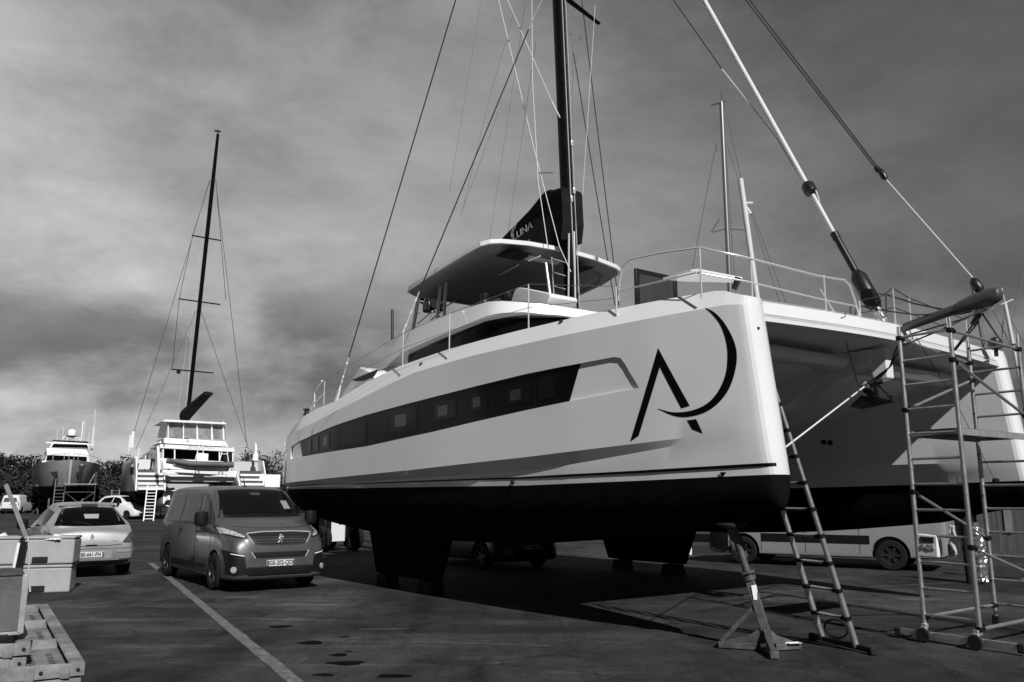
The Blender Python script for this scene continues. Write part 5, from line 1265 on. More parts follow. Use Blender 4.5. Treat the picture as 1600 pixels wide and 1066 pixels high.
# hulls
for s in (1, -1):
    rows = []; nseg = 18
    for x, hw, zt, zb_ in ((0, 1.0, 2.3, 1.9), (.6, 1.05, 2.9, 1.5), (1.2, 1.08, 3.3, 1.2), (2.6, 1.1, 3.4, 1.0), (3.0, 1.1, 4.4, 1.0), (6, 1.1, 4.5, .8), (11, 1.0, 4.5, .8), (15, .6, 4.5, 1.1), (17.5, .08, 4.5, 1.7)):
        c = s * 3.62
        rows.append([Vector((x, c + hw * .86, zt)), Vector((x, c + hw, zt - .25)), Vector((x, c + hw, 2.05)), Vector((x, c + hw * .85, max(1.6, zb_))), Vector((x, c + hw * .35, zb_)), Vector((x, c - hw * .35, zb_)), Vector((x, c - hw * .85, max(1.6, zb_))), Vector((x, c - hw, 2.05)), Vector((x, c - hw, zt - .25)), Vector((x, c - hw * .86, zt))])
    q = MB(); n = 10
    q.v = [p for r in rows for p in r]
    for i in range(len(rows) - 1):
        for k in range(n): q.f.append([i * n + k, i * n + (k + 1) % n, (i + 1) * n + (k + 1) % n, (i + 1) * n + k]); q.m.append(1 if 2 <= k <= 6 else 0)
    for i in (0, len(rows) - 1): q.f.append([i * n + k for k in (0, 1, 2, 7, 8, 9)]); q.m.append(0); q.f.append([i * n + k for k in range(2, 8)]); q.m.append(1)
    q.build('hull', [mat('grey_gelcoat', .36, .35), antif], c2, angle=30)
    for k in range(4):                                   # transom steps
        z = 2.2 + .36 * k; q = MB(); q.box((.05 + .28 * k, s * 3.62, z), (.5, 1.75, .16)); q.build('transom_step', white2, c2, bevel=.02)
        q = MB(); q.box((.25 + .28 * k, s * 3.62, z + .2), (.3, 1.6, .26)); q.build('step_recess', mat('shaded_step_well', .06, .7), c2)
    for s3 in (-1, 1):
        q = MB(); tz = 1.0 if s3 == s else 0.0; q.prism([(.0, s * 3.62 + s3 * .92, 2.05), (.2, s * 3.62 + s3 * .92, 2.6 + .5 * tz), (1.3, s * 3.62 + s3 * .92, 3.4 + tz), (2.9, s * 3.62 + s3 * .92, 3.45 + 1.05 * tz), (2.9, s * 3.62 + s3 * .92, 2.05)], (0, .10 * s3, 0)); q.build('transom_side', white2, c2, bevel=.02)
    q = MB(); q.loft([[Vector((9 + 1.5 * math.cos(a) * f, s * 3.6 + .15 * math.sin(a), z)) for a in [2 * math.pi * k / 12 for k in range(12)]] for z, f in ((1.0, 1.1), (.15, .9))]); q.build('keel', antif, c2)
    q = MB(); q.box((2.6, s * 4.75 - s * .04, 3.55), (1.4, .06, .5)); q.build('hull_port', smoke, c2)
q = MB(); q.box((8, 0, 3.0), (12, 5.6, .5)); q.build('bridge_deck', gelin, c2, bevel=.05)
q = MB(); q.box((2.2, 0, 3.35), (1.2, 5.4, .5)); q.build('cockpit_floor', gelin, c2, bevel=.05)
q = MB(); q.beam(F2.at(256, 739, 'x', -.3), F2.at(353, 744, 'x', -.3), .5, .16); q.build('davit_platform', white2, c2, bevel=.02)
X1 = 3.2
panel(F2, X1 + .8, [(254, 700), (365, 705), (366, 735), (254, 730)], .1, smoke, 'saloon_window', c2)
panel(F2, X1, [(250, 694), (360, 700), (367, 703), (366, 706), (250, 700)], 6.0, white2, 'cockpit_roof', c2)
panel(F2, X1 + 5, [(254, 700), (365, 706), (366, 736), (254, 730)], .3, gelin, 'saloon_bulkhead', c2)
for px in (254, 272, 342, 363): panel(F2, X1 + .1, [(px, 699), (px + 2, 699), (px + 2, 728), (px, 728)], .12, white2, 'cockpit_post', c2)
panel(F2, X1 + .2, [(250, 716), (364, 722), (364, 737), (238, 731)], .2, white2, 'cockpit_seat_back', c2)
q = MB(); q.prism([F2.at(x, y, 'y', 3.2) for x, y in ((249, 697), (225, 712), (223, 738), (250, 740))], (0, .15, 0)); q.build('cabin_side', gelin, c2)
q = MB(); q.prism([F2.at(x, y, 'y', 3.38) for x, y in ((232, 708), (229, 722), (226, 722), (229, 710))], (0, .05, 0)); q.build('side_window', smoke, c2)
panel(F2, X1 + 1.2, [(257, 684), (352, 690), (357, 698), (248, 692)], 4.5, white2, 'fly_deck_wall', c2)
panel(F2, X1 + 1.0, [(259, 655.5), (353, 660.5), (353.5, 663), (253, 658.5)], 5, white2, 'fly_deck_roof', c2)
panel(F2, X1 + 1.5, [(261, 660), (351, 665), (353, 687), (257, 683)], .05, mat('clear_canopy_film', .22, .25, vary=.5, scale=1.2, spec=.5), 'canopy_window', c2)
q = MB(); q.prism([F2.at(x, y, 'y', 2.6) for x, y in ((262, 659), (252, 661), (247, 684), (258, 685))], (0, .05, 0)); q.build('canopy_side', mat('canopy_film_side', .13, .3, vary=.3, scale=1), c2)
for px in (263, 287, 308, 331, 349): panel(F2, X1 + 1.35, [(px - 1, 659), (px + .6, 659), (px + (.6 if px < 300 else 2), 688), (px - 1, 686)], .1, white2, 'canopy_post', c2)
for k in (0, 1): panel(F2, X1 + 1.9 + k, [(265 + 20 * k, 672), (285 + 10 * k, 672), (285 + 10 * k, 687), (265 + 20 * k, 687)], .4, gelin, 'fly_seat', c2)
def txt_on(F, body, px, py, x, size, m, parent, name, wid=1.0):
    p = F.at(px, py, 'x', x); text_mesh(body, size, name, m, parent, Matrix.Translation(p + Vector((-.02, 0, 0))) @ MX_R.to_4x4() @ Matrix.Diagonal((wid, 1, 1, 1)), thick=.004)
txt_on(F2, 'LENADOMAO', 314, 699.5, X1, .28, mat('pale_lettering', .45, .5), c2, 'stern_lettering', 1.2)
txt_on(F2, 'H', 293.5, 690, X1 + 1.2, .35, blackp, c2, 'logo')
# rig
M0, M1 = F2.at(293, 652, 'y', 0), F2.at(340.5, 210, 'y', 0)
q = MB(); q.loft([[M0.lerp(M1, u) + Vector((.24 * math.cos(a) * f, .17 * math.sin(a) * f, 0)) for a in [2 * math.pi * k / 12 for k in range(12)]] for u, f in ((0, 1), (.8, 1), (1, .7))]); ms = q.build('mast', carbon, c2)
PX = lambda x, y, v=0: F2.at(x, y, 'y', v)
def onmast(px, py): return F2.at(px, py, 'x', M0.x + (M1.x - M0.x) * (652 - py) / 442)
for (x0, y0, x1, y1) in ((300, 368, 345, 376), (279, 467, 344, 476), (268, 577, 334, 583)):
    q = MB(); q.tube([onmast(x0, y0), onmast(x1, y1)], .06, 6); q.build('spreader', carbon, ms)
for pts in (((328, 280), (203, 697)), ((306, 486), (212, 703)), ((337, 284), (386, 697)), ((314, 486), (390, 706)), ((337, 280), (345, 374), (353, 470)), ((328, 282), (301, 368), (280, 467), (269, 577))):
    q = MB(); q.tube([onmast(*p) if i < len(pts) - 1 or len(pts) > 2 else F2.at(*p, 'x', 5) for i, p in enumerate(pts)], .022, 5); q.build('shroud', wireb, c2)
for pts in (((312, 400), (305, 500), (288, 652)), ((300, 470), (277, 652)), ((322, 330), (300, 500), (291, 652))):
    q = MB(); q.tube([onmast(*p) for p in pts], .014, 5); q.build('running_line', rope, c2)
q = MB(); q.box(onmast(340, 205), (.3, .5, .05)); q.tube([onmast(340, 210), onmast(340, 202)], .03, 5); q.build('masthead_vane', blackp, ms)
q = MB(); q.tube([onmast(279, 578), onmast(279, 584)], .16, 8); q.build('radar_reflector', blackp, ms)
b0, b1 = F2.at(289, 650, 'x', 9), F2.at(325, 615, 'x', 3)
q = MB(); dd = (b1 - b0); sd = Vector((0, 1, 0))
q.loft([[b0 + dd * u + Vector((0, wv * math.cos(a), hv * math.sin(a))) for a in [2 * math.pi * k / 12 for k in range(12)]] for u, wv, hv in ((-.02, .35, .5), (0, .45, .62), (.9, .30, .36), (1.0, .42, .15))]); q.build('sail_bag', canvas, c2)
for px, py, z in ((201, 706, 0), (206, 700, 0), (398, 715, 0)):
    q = MB(); p = F2.at(px, py, 'x', 1.6); q.tube([p, p + Vector((0, 0, 1.2))], .14 if px == 206 else .05, 8); q.build('stern_post', white2, c2)
q = MB(); p = F2.at(399, 720, 'x', 1.5); q.lathe(p, [(.25, 0), (.2, .5), (.08, .7), (.12, 1.0), (.02, 1.3)], 12); q.build('life_ring_stand', white2, c2)
for x0, y0, x1, y1 in ((214, 722, 218, 700), (210, 715, 214, 715), (226, 724, 228, 712)):
    q = MB(); q.tube([F2.at(x0, y0, 'x', 1.5), F2.at(x1, y1, 'x', 1.5)], .05, 6); q.build('rail_post', white2, c2)
q = MB(); q.box(F2.at(419, 752, 'x', 1), (1.2, 1.6, 1.0)); q.build('swim_platform_end', white2, c2, bevel=.05)
# dinghy on the davits
dg0, dg1 = F2.at(262, 724, 'x', -.6), F2.at(362, 732, 'x', -.6)
dk = thing('dinghy', 'grey inflatable dinghy hanging across the stern of the distant catamaran', 'dinghy', F2.wld((dg0 + dg1) / 2), F2.rz)
L = (dg1 - dg0).length; q = MB(); pts = []
for i in range(25):
    u = i / 24; y = L / 2 - L * u; pts.append(Vector((-.55 - .25 * math.sin(math.pi * min(1, u * 1.3)) , y, .42 * max(0, .35 - u) ** 1.2 * 2.2 + .10)))
q.tube(pts, [.08 + .13 * min(1, i / 4) for i in range(25)], 12); q.build('tube', mat('grey_hypalon', .10, .6), dk)
q = MB(); q.tube([p + Vector((1.2, 0, 0)) for p in pts], .20, 10); q.build('tube', mat('grey_hypalon', .10, .6), dk)
q = MB(); q.loft([[Vector((-.6, y, .0)), Vector((0, y, -zz)), Vector((.6, y, .0)), Vector((.6, y, .15)), Vector((-.6, y, .15))] for y, zz in ((L * .40, .1), (L * .2, .30), (0, .38), (-L * .45, .38))]); q.build('hull', gelin, dk, smooth=False)
q = MB(); q.box((0, -L * .42, .65), (.4, .5, .8)); q.build('outboard_engine', plast, dk, bevel=.06)
q = MB(); q.box((0, -L * .02, .50), (.5, .8, .8)); q.build('steering_console', white2, dk, bevel=.05)
for yc in (L * .02, -L * .36):
    q = MB()
    for k in (-1, 1): q.tube([(-.2, yc - .35 * k, .2), (-.2, yc - .1 * k, 1.55), (.2, yc - .1 * k, 1.55)], .04, 6)
    q.tube([(-.2, yc - .2, .9), (-.2, yc + .2, .9)], .03, 6); q.build('console_frame', white2, dk)

def ladder_far(label, a, b, w, n, m=alu, group=None):
    """a plain ladder between two ground/top points, w wide"""
    o = thing('ladder', label, 'ladder', a, 0, group); A_, B_ = Vector((0, 0, 0)), Vector(b) - Vector(a)
    side = Vector((.9, .43, 0)).normalized() * w / 2
    for s in (-1, 1): q = MB(); q.beam(A_ + side * s, B_ + side * s, .07, .05); q.build('rail', m, o)
    for k in range(n): q = MB(); p = A_.lerp(B_, (k + .7) / n); q.beam(p - side, p + side, .05, .05); q.build('rung', m, o)
    return o
ga = at_dist(233, 800, 58.0); ga.z = 0; gb = at_dist(238, 759, 59.4)
ladder_far('white ladder standing against the port stern of the distant catamaran', ga, gb, .62, 11, white2)
ga = ground(178, 796); ga = at_dist(178, 803, 67); ga.z = 0
ladder_far('short ladder left of the distant catamaran', Vector((ga.x, ga.y, 0)), at_dist(181, 765, 67.6), .55, 8, galv)
# tarpaulin shelter
q = MB(); T_ = [at_dist(x, y, 64) for x, y in ((253, 764), (273, 762), (279, 792), (232, 792), (246, 778))]; rows = []
for j in range(9):
    v = j / 8; row = []
    for i in range(13):
        u = i / 12; a = T_[0].lerp(T_[1], u); b = T_[3].lerp(T_[2], u); p = a.lerp(b, v ** (1.4 if u < .4 else 1)); p.y += .25 * math.sin(u * 15) * v - .6 * v
        if v == 1: p.z += .10 * math.sin(u * 20)
        row.append(p)
    rows.append(row)
q.loft(rows, closed=False); tp_ = q.build('tarpaulin', sailw); sm = tp_.modifiers.new('thick', 'SOLIDIFY'); sm.thickness = .02
tag(tp_, 'white tarpaulin hung like a tent under the distant catamaran', 'tarpaulin')
tb = thing('trestle', 'dark metal trestle table under the white tarpaulin', 'trestle', ground(258, 808))
q = MB(); q.box((0, 0, .95), (2.6, .7, .06)); q.build('top', galv, tb)
for x in (-1.1, -.4, .4, 1.1): q = MB(); q.beam((x, 0, 0), (x, 0, .92), .06, .06); q.build('leg', galv, tb)
for k, (x, y) in enumerate(((3, 3.6), (12, 3.6), (3, -3.6), (12, -3.6))):
    p = F2.wld((x, y, 0)); o = thing('boat_stand', '%s boat stand under the distant catamaran' % ('aft left', 'forward left', 'aft right', 'forward right')[k], 'boat stand', p, F2.rz, 'boat stands under the distant catamaran')
    q = MB(); q.beam((0, 0, .1), (0, 0, 1.15), .14, .14); q.build('post', galv, o)
    for a in (0, 2.1, 4.2): q = MB(); q.beam((.6 * math.cos(a), .6 * math.sin(a), .04), (0, 0, .6), .08, .08); q.build('leg', galv, o)

# ---------------------------------------------------------------- people (far off): one skinned body each
def person(label, loc, rz, pose, shirt, trousers, skin=.35, hairv=.02):
    o = thing('person', label, 'person', loc, rz)
    def limb(pts): return pts
    J = {'pelvis': (0, 0, .95), 'chest': (.02, 0, 1.28), 'neck': (.02, 0, 1.48), 'head': (.04, 0, 1.60), 'crown': (.03, 0, 1.74)}
    me = bpy.data.meshes.new('body'); vs, es, rs, zs_ = [], [], [], []
    def v(p, r): vs.append(p); rs.append(r); return len(vs) - 1
    pel = v((0, 0, .95), .145); wst = v((0, 0, 1.10), .125); ch = v((pose.get('lean', 0), 0, 1.32), .155); nk = v((pose.get('lean', 0) + .01, 0, 1.50), .055); hd_ = v((pose.get('lean', 0) + .03, 0, 1.62), .095); cr_ = v((pose.get('lean', 0) + .03, 0, 1.70), .085)
    es += [(pel, wst), (wst, ch), (ch, nk), (nk, hd_), (hd_, cr_)]
    for s in (-1, 1):
        hip = v((0, .10 * s, .88), .10); kn = v((.03 + pose.get('step', 0) * s, .12 * s, .48), .065); an = v((pose.get('step', 0) * s * 1.2, .13 * s, .09), .045); to = v((.16 + pose.get('step', 0) * s * 1.2, .14 * s, .04), .04)
        es += [(pel, hip), (hip, kn), (kn, an), (an, to)]
        sh = v((pose.get('lean', 0), .19 * s, 1.43), .065); arm = pose['arm' + ('L' if s > 0 else 'R')]
        e = v(arm[0], .045); h = v(arm[1], .033); pm = v(arm[2], .04); es += [(ch, sh), (sh, e), (e, h), (h, pm)]
    me.from_pydata(vs, es, []); b = bpy.data.objects.new('body', me); COL.objects.link(b); b.parent = o
    md = b.modifiers.new('skin', 'SKIN'); sv2 = me.skin_vertices[0].data if me.skin_vertices else None
    if sv2 is None:
        bm = bmesh.new(); bm.from_mesh(me); bm.verts.layers.skin.verify(); bm.to_mesh(me); bm.free(); sv2 = me.skin_vertices[0].data
    for k, r in enumerate(rs): sv2[k].radius = (r, r)
    sv2[0].use_root = True
    ss = b.modifiers.new('sub', 'SUBSURF'); ss.levels = ss.render_levels = 2
    dg = bpy.context.evaluated_depsgraph_get(); m2 = bpy.data.meshes.new_from_object(b.evaluated_get(dg)); b.modifiers.clear(); b.data = m2
    for m in (shirt, trousers, mat('skin', skin, .6), mat('dark_hair', hairv, .8), mat('shoe_black', .02, .7)): m2.materials.append(m)
    for p in m2.polygons:
        c = p.center; p.use_smooth = True
        p.material_index = 4 if c.z < .10 else 1 if c.z < 1.0 and abs(c.y) < .26 and c.x < .3 else 2 if (1.49 < c.z < 1.66) else 3 if c.z >= 1.66 else 0
    q = MB(); q.lathe((pose.get('lean', 0) + .02, 0, 1.655), [(.10, 0), (.108, .05), (.09, .10), (.03, .13)], 14); q.build('hair', mat('dark_hair', hairv, .8), o)
    f = Vector((pose.get('lean', 0) + .125, 0, 1.62)); q = MB(); q.box(f, (.03, .025, .04)); q.build('nose', mat('skin', skin, .6), o, bevel=.008)
    return o
gshirt = mat('grey_shirt', .16, .9); dark_cloth = mat('dark_cloth', .012, .9); jacket = mat('black_jacket', .012, .9)
pl = F2.wld(F2.at(238, 738, 'x', 1.3)); pl.z = F2.at(238, 738, 'x', 1.3).z
q = MB(); 
deckz = pl.z
person('person in a grey top and dark trousers standing on the stern of the distant catamaran', pl, -1.0, {'armL': ((.10, .26, 1.20), (.30, .16, 1.12), (.38, .12, 1.13)), 'armR': ((.08, -.26, 1.20), (.28, -.16, 1.10), (.36, -.12, 1.11)), 'step': .06, 'lean': .03}, gshirt, dark_cloth)
pb = F2.at(238, 739, 'x', 1.3); q = MB(); q.box((pb.x + .2, pb.y, (pb.z + 3.2) / 2 - .01), (1.6, 1.6, max(.1, pb.z - 3.2))); q.build('aft_deck', gelin, c2, bevel=.04)

# ---------------------------------------------------------------- motor yacht on the left
st_ = at_dist(104, 790, 72); OM = Vector((st_.x, st_.y, 0)); FM = Frame(OM, (.50, -.866))
my = thing('motor_yacht', 'grey hulled motor yacht ashore with its bow towards the camera and a white radar dome', 'motor yacht', OM, FM.rz)
myh = mat('grey_yacht_hull', .34, .3, coat=.3, vary=.15, scale=.5)
rows = []
for x, hw, hwl, zt, zb_ in ((.6, .10, .05, 4.75, 2.8), (0, .55, .18, 4.72, 1.9), (-1, 1.4, .6, 4.66, 1.3), (-2.5, 2.2, 1.3, 4.58, 1.0), (-5, 2.72, 2.1, 4.45, .8), (-9, 2.9, 2.6, 4.3, .8), (-15, 2.8, 2.6, 4.2, .9)):
    rows.append([Vector((x, hw, zt)), Vector((x, lerp(hw, hwl, .35), 3.9)), Vector((x, hwl * 1.02, 2.55)), Vector((x, hwl * .85, 2.0)), Vector((x, 0, zb_)), Vector((x, -hwl * .85, 2.0)), Vector((x, -hwl * 1.02, 2.55)), Vector((x, -lerp(hw, hwl, .35), 3.9)), Vector((x, -hw, zt))])
q = MB(); n = 9; q.v = [p for r in rows for p in r]
for i in range(len(rows) - 1):
    for k in range(n): q.f.append([i * n + k, i * n + (k + 1) % n, (i + 1) * n + (k + 1) % n, (i + 1) * n + k]); q.m.append(1 if 2 <= k <= 5 else 0)
for i in (0, len(rows) - 1): q.f.append([i * n + k for k in (0, 1, 2, 6, 7, 8)]); q.m.append(0); q.f.append([i * n + k for k in range(2, 7)]); q.m.append(1)
q.build('hull', [myh, antif], my, angle=40)
panel(FM, -5, [(69, 724), (73, 710), (72, 700), (136, 703), (140, 712), (140, 728)], -9, white2, 'deckhouse', my, .1)
panel(FM, -4.9, [(74, 711), (136, 714), (135, 722), (72, 719)], .05, smoke, 'windscreen', my)
panel(FM, -7.5, [(77, 700), (82, 690), (139, 693), (139, 703)], -5, white2, 'flybridge', my, .05)
panel(FM, -7.4, [(80, 699), (84, 693.5), (136, 695), (138, 700)], .05, smoke, 'flybridge_screen', my)
panel(FM, -7.6, [(81, 690), (83, 687.5), (137, 690), (139, 692.5)], -4, canvas, 'bimini', my, .05)
panel(FM, -5, [(62, 727), (66, 720), (142, 724), (146, 730)], -2, white2, 'foredeck_trunk', my, .05)
q = MB()
for x0, y0, x1, y1 in ((97, 689, 101, 682), (101, 682, 122, 684), (122, 684, 126, 690), (104, 689, 106, 684), (119, 690, 118, 684)): q.tube([FM.at(x0, y0, 'x', -9), FM.at(x1, y1, 'x', -9)], .06, 6)
q.build('radar_arch', white2, my)
q = MB(); q.lathe(FM.at(112, 681, 'x', -9), [(.35, 0), (.37, .35), (.30, .52), (.12, .62), (.0, .64)], 18); q.build('radar_dome', white2, my)
q = MB(); q.box(FM.at(112, 681.5, 'x', -9), (.2, 1.0, .08)); q.build('dome_base', plast, my)
for px, y0, y1, r in ((127, 688, 658, .07), (130.5, 690, 657, .02), (143, 708, 668, .05), (146, 700, 640, .025), (89, 690, 672, .02), (98, 690, 668, .02), (137, 692, 675, .02)):
    a = FM.at(px, y0, 'x', -9); b = FM.at(px + (3 if px > 120 else 1), y1, 'x', -9); q = MB(); q.tube([a, b], r, 6); q.build('aerial', white2, my)
for px, py in ((76, 692), (143, 696)):
    q = MB(); q.box(FM.at(px, py, 'x', -8.5), (.3, .5, .12)); q.build('searchlight', white2, my, bevel=.03)
for y0 in (1, -1):
    q = MB(); pts = [Vector((x, y0 * hw * .97, zt + .55)) for x, hw, _, zt, _ in ((.5, .2, 0, 4.75, 0), (0, .55, 0, 4.72, 0), (-1, 1.4, 0, 4.66, 0), (-2.5, 2.2, 0, 4.58, 0), (-5, 2.72, 0, 4.45, 0), (-9, 2.9, 0, 4.3, 0))]
    q.tube(pts, .022, 5)
    for p in pts: q.tube([p, p - Vector((0, 0, .55))], .02, 5)
    q.build('guard_rail', steel, my)
for y0 in (.75, -.75):
    q = MB(); q.prism([FM.at(104 - y0 * 26 + dx, 740 + dy, 'x', -.25) for dx, dy in ((-6, -2), (5, -4), (6, 1), (-2, 5))], (-.6, 0, 0)); q.build('anchor_pocket', blackp, my)
for k, (x, y) in enumerate(((-3, 1.3), (-3, -1.3), (-9, 2), (-9, -2))):
    p = FM.wld((x, y, 0)); o = thing('boat_stand', '%s boat stand under the motor yacht' % ('front right', 'front left', 'rear right', 'rear left')[k], 'boat stand', p, FM.rz, 'boat stands under the motor yacht')
    q = MB(); q.beam((0, 0, .1), (0, 0, 1.5), .14, .14); q.build('post', galv, o)
    for a in (0, 2.1, 4.2): q = MB(); q.beam((.6 * math.cos(a), .6 * math.sin(a), .04), (0, 0, .6), .08, .08); q.build('leg', galv, o)
# work scaffold at its bow, with a man on it
ws = at_dist(122, 790, 69.0); ws.z = 0; wk = thing('work_platform', 'low scaffold platform at the bow of the motor yacht', 'scaffold', ws, FM.rz)
pz = at_dist(126, 756, (ws.y)).z
for x in (-.7, .7):
    for y in (-1.1, 1.1): q = MB(); q.tube([(x, y, 0), (x, y, pz + (.0 if y < 0 else .9))], .03, 6); q.build('upright', galv, wk)
q = MB(); q.box((0, 0, pz - .04), (1.5, 2.4, .06)); q.build('platform', alud, wk)
for x in (-.7, .7):
    for a, b in (((x, -1.1, .3), (x, 1.1, 2.0)), ((x, 1.1, .3), (x, -1.1, 2.0)), ((x, -1.1, 2.0), (x, 1.1, 2.0))): q = MB(); q.tube([a, b], .025, 6); q.build('brace', galv, wk)
q = MB(); q.tube([(.7, 1.1, pz + .9), (-.7, 1.1, pz + .9), (-.7, .7, pz)], .03, 6); q.build('hand_rail', alu, wk)
mn = at_dist(126, 756, ws.y); mn = Vector((mn.x, mn.y - .1, pz))
person('person in black clothes working at the bow of the motor yacht', mn, FM.rz + math.pi - .3, {'armL': ((.22, .24, 1.42), (.48, .20, 1.50), (.56, .18, 1.53)), 'armR': ((.22, -.24, 1.38), (.48, -.2, 1.42), (.56, -.18, 1.45)), 'step': .08, 'lean': .05}, jacket, dark_cloth)
ga = at_dist(90, 790, 67.5); ladder_far('steel step ladder standing in front of the motor yacht bow', Vector((ga.x, ga.y, 0)), at_dist(95, 748, 69.2), .70, 11, galv)

# ---------------------------------------------------------------- masts of boats hidden behind the big catamaran
def sailboat(label, px0, py0, px1, py1, y, r, m, spread=(), stays=()):
    top = at_dist(px0, py0, y); bot = at_dist(px1, py1, y); d = (bot - top) / (bot.z - top.z)
    foot = top + d * (2.6 - top.z); o = thing('sailing_boat', label, 'sailing boat', (foot.x, foot.y, 0)); oo_ = Vector((foot.x, foot.y, 0))
    q = MB(); q.tube([foot - oo_, top - oo_], [r, r * .85], 12); q.build('mast', m, o)
    q = MB(); rows = [[Vector((x, hw, 2.7)), Vector((x, hw * .9, 1.9)), Vector((x, hw * .3, zb_)), Vector((x, -hw * .3, zb_)), Vector((x, -hw * .9, 1.9)), Vector((x, -hw, 2.7))] for x, hw, zb_ in ((-4.5, 1.0, 1.8), (-2, 1.6, 1.2), (1, 1.6, 1.1), (3.5, .9, 1.4), (5, .06, 2.2))]
    rz_ = Matrix.Rotation(math.atan2(BF.y, BF.x), 3, 'Z'); rows = [[rz_ @ p for p in r_] for r_ in rows]; q.loft(rows); q.build('hull', gelin, o)
    q = MB(); q.loft([[rz_ @ Vector((x, y_, z)) for x, y_ in ((-.9, -.1), (.9, -.1), (.9, .1), (-.9, .1))] for z in (1.3, .05)]); q.build('keel', antif, o)
    for (a, b, rr) in spread: q = MB(); q.tube([at_dist(*a, y) - oo_, at_dist(*b, y) - oo_], rr, 6); q.build('spreader', m, o)
    for pts in stays: q = MB(); q.tube([at_dist(px, py, y + .3) - oo_ for px, py in pts], .02, 5); q.build('stay', wire, o)
    return o
mstm = mat('mast_alloy', .30, .35, metal=.7); mstw = mat('mast_white', .62, .4)
sailboat('grey mast with a triangular bracket standing behind the pulpit rails', 1127, 160, 1141, 470, 34, .12, mstm,
         (((1111, 164), (1134, 158), .05), ((1112, 362), (1124, 342), .03), ((1112, 363), (1136, 357), .03), ((1136, 357), (1172, 360), .03), ((1127, 142), (1128, 165), .03)),
         (((1117, 235), (1078, 440)), ((1119, 225), (1119, 237)), ((1133, 165), (1158, 280)), ((1130, 170), (1142, 350), (1150, 465)), ((1136, 225), (1160, 300))))
sailboat('white mast with a furled line standing right of the grey one behind the rails', 1157, 280, 1184, 475, 30, .12, mstw,
         (((1163, 318), (1176, 318), .06), ((1165, 325), (1172, 335), .09)), (((1175, 330), (1230, 478)), ((1173, 332), (1220, 478)), ((1152, 283), (1164, 280))))
sailboat('short thick mast rising behind the bowsprit tip', 1519, 446, 1539, 550, 40, .10, mstm, (), (((1516, 452), (1512, 540)),))
sailboat('slim mast with a wind vane at the right edge of the photo', 1570, 474, 1592, 585, 38, .10, mstw, (((1564, 476), (1583, 468), .03), ((1565, 450), (1571, 476), .025)), (((1580, 500), (1602, 540)), ((1549, 480), (1590, 560)), ((1600, 430), (1582, 500)), ((1569, 478), (1563, 560))))

# ---------------------------------------------------------------- dark shed, cone and distant plant life
cw = mat('dark_corrugated_steel', .035, .6, vary=.5, scale=2, aniso=(6, 6, .5)) if True else None
g0 = ground(1541, 871); shd = thing('container', 'dark corrugated storage container behind the scaffold at the right edge', 'container', (g0.x, g0.y + .3, 0), R(8))
q = MB(); rows = []
for i in range(81):
    x = i * .075; d_ = (0, .03, .03, 0)[i % 4]; rows.append([Vector((x, d_, 0.12)), Vector((x, d_, 2.15))])
q.loft(rows, closed=False); q.build('wall', cw, shd, smooth=False)
q = MB(); q.box((3.0, 1.2, 1.13), (5.98, 2.2, 2.0)); q.build('side_panel', cw, shd)
q = MB(); q.box((3.0, 1.15, 2.2), (6.1, 2.5, .10)); q.build('roof', cw, shd); q = MB(); q.box((3.0, 1.15, .06), (6.1, 2.5, .11)); q.build('base_frame', cw, shd)
q = MB(); q.box((.95, -.03, 1.1), (.25, .05, .9)); q.build('pale_plate', mat('dull_pale_sheet', .10, .7, vary=.3), shd)
cn = ground(1076, 867); co_ = thing('bottle', 'small white bottle standing on the ground beyond the far keel', 'bottle', cn)
q = MB(); q.lathe((0, 0, 0), [(.09, 0), (.10, .05), (.10, .2), (.04, .28), (.04, .34)], 14); q.build('body', white2, co_)

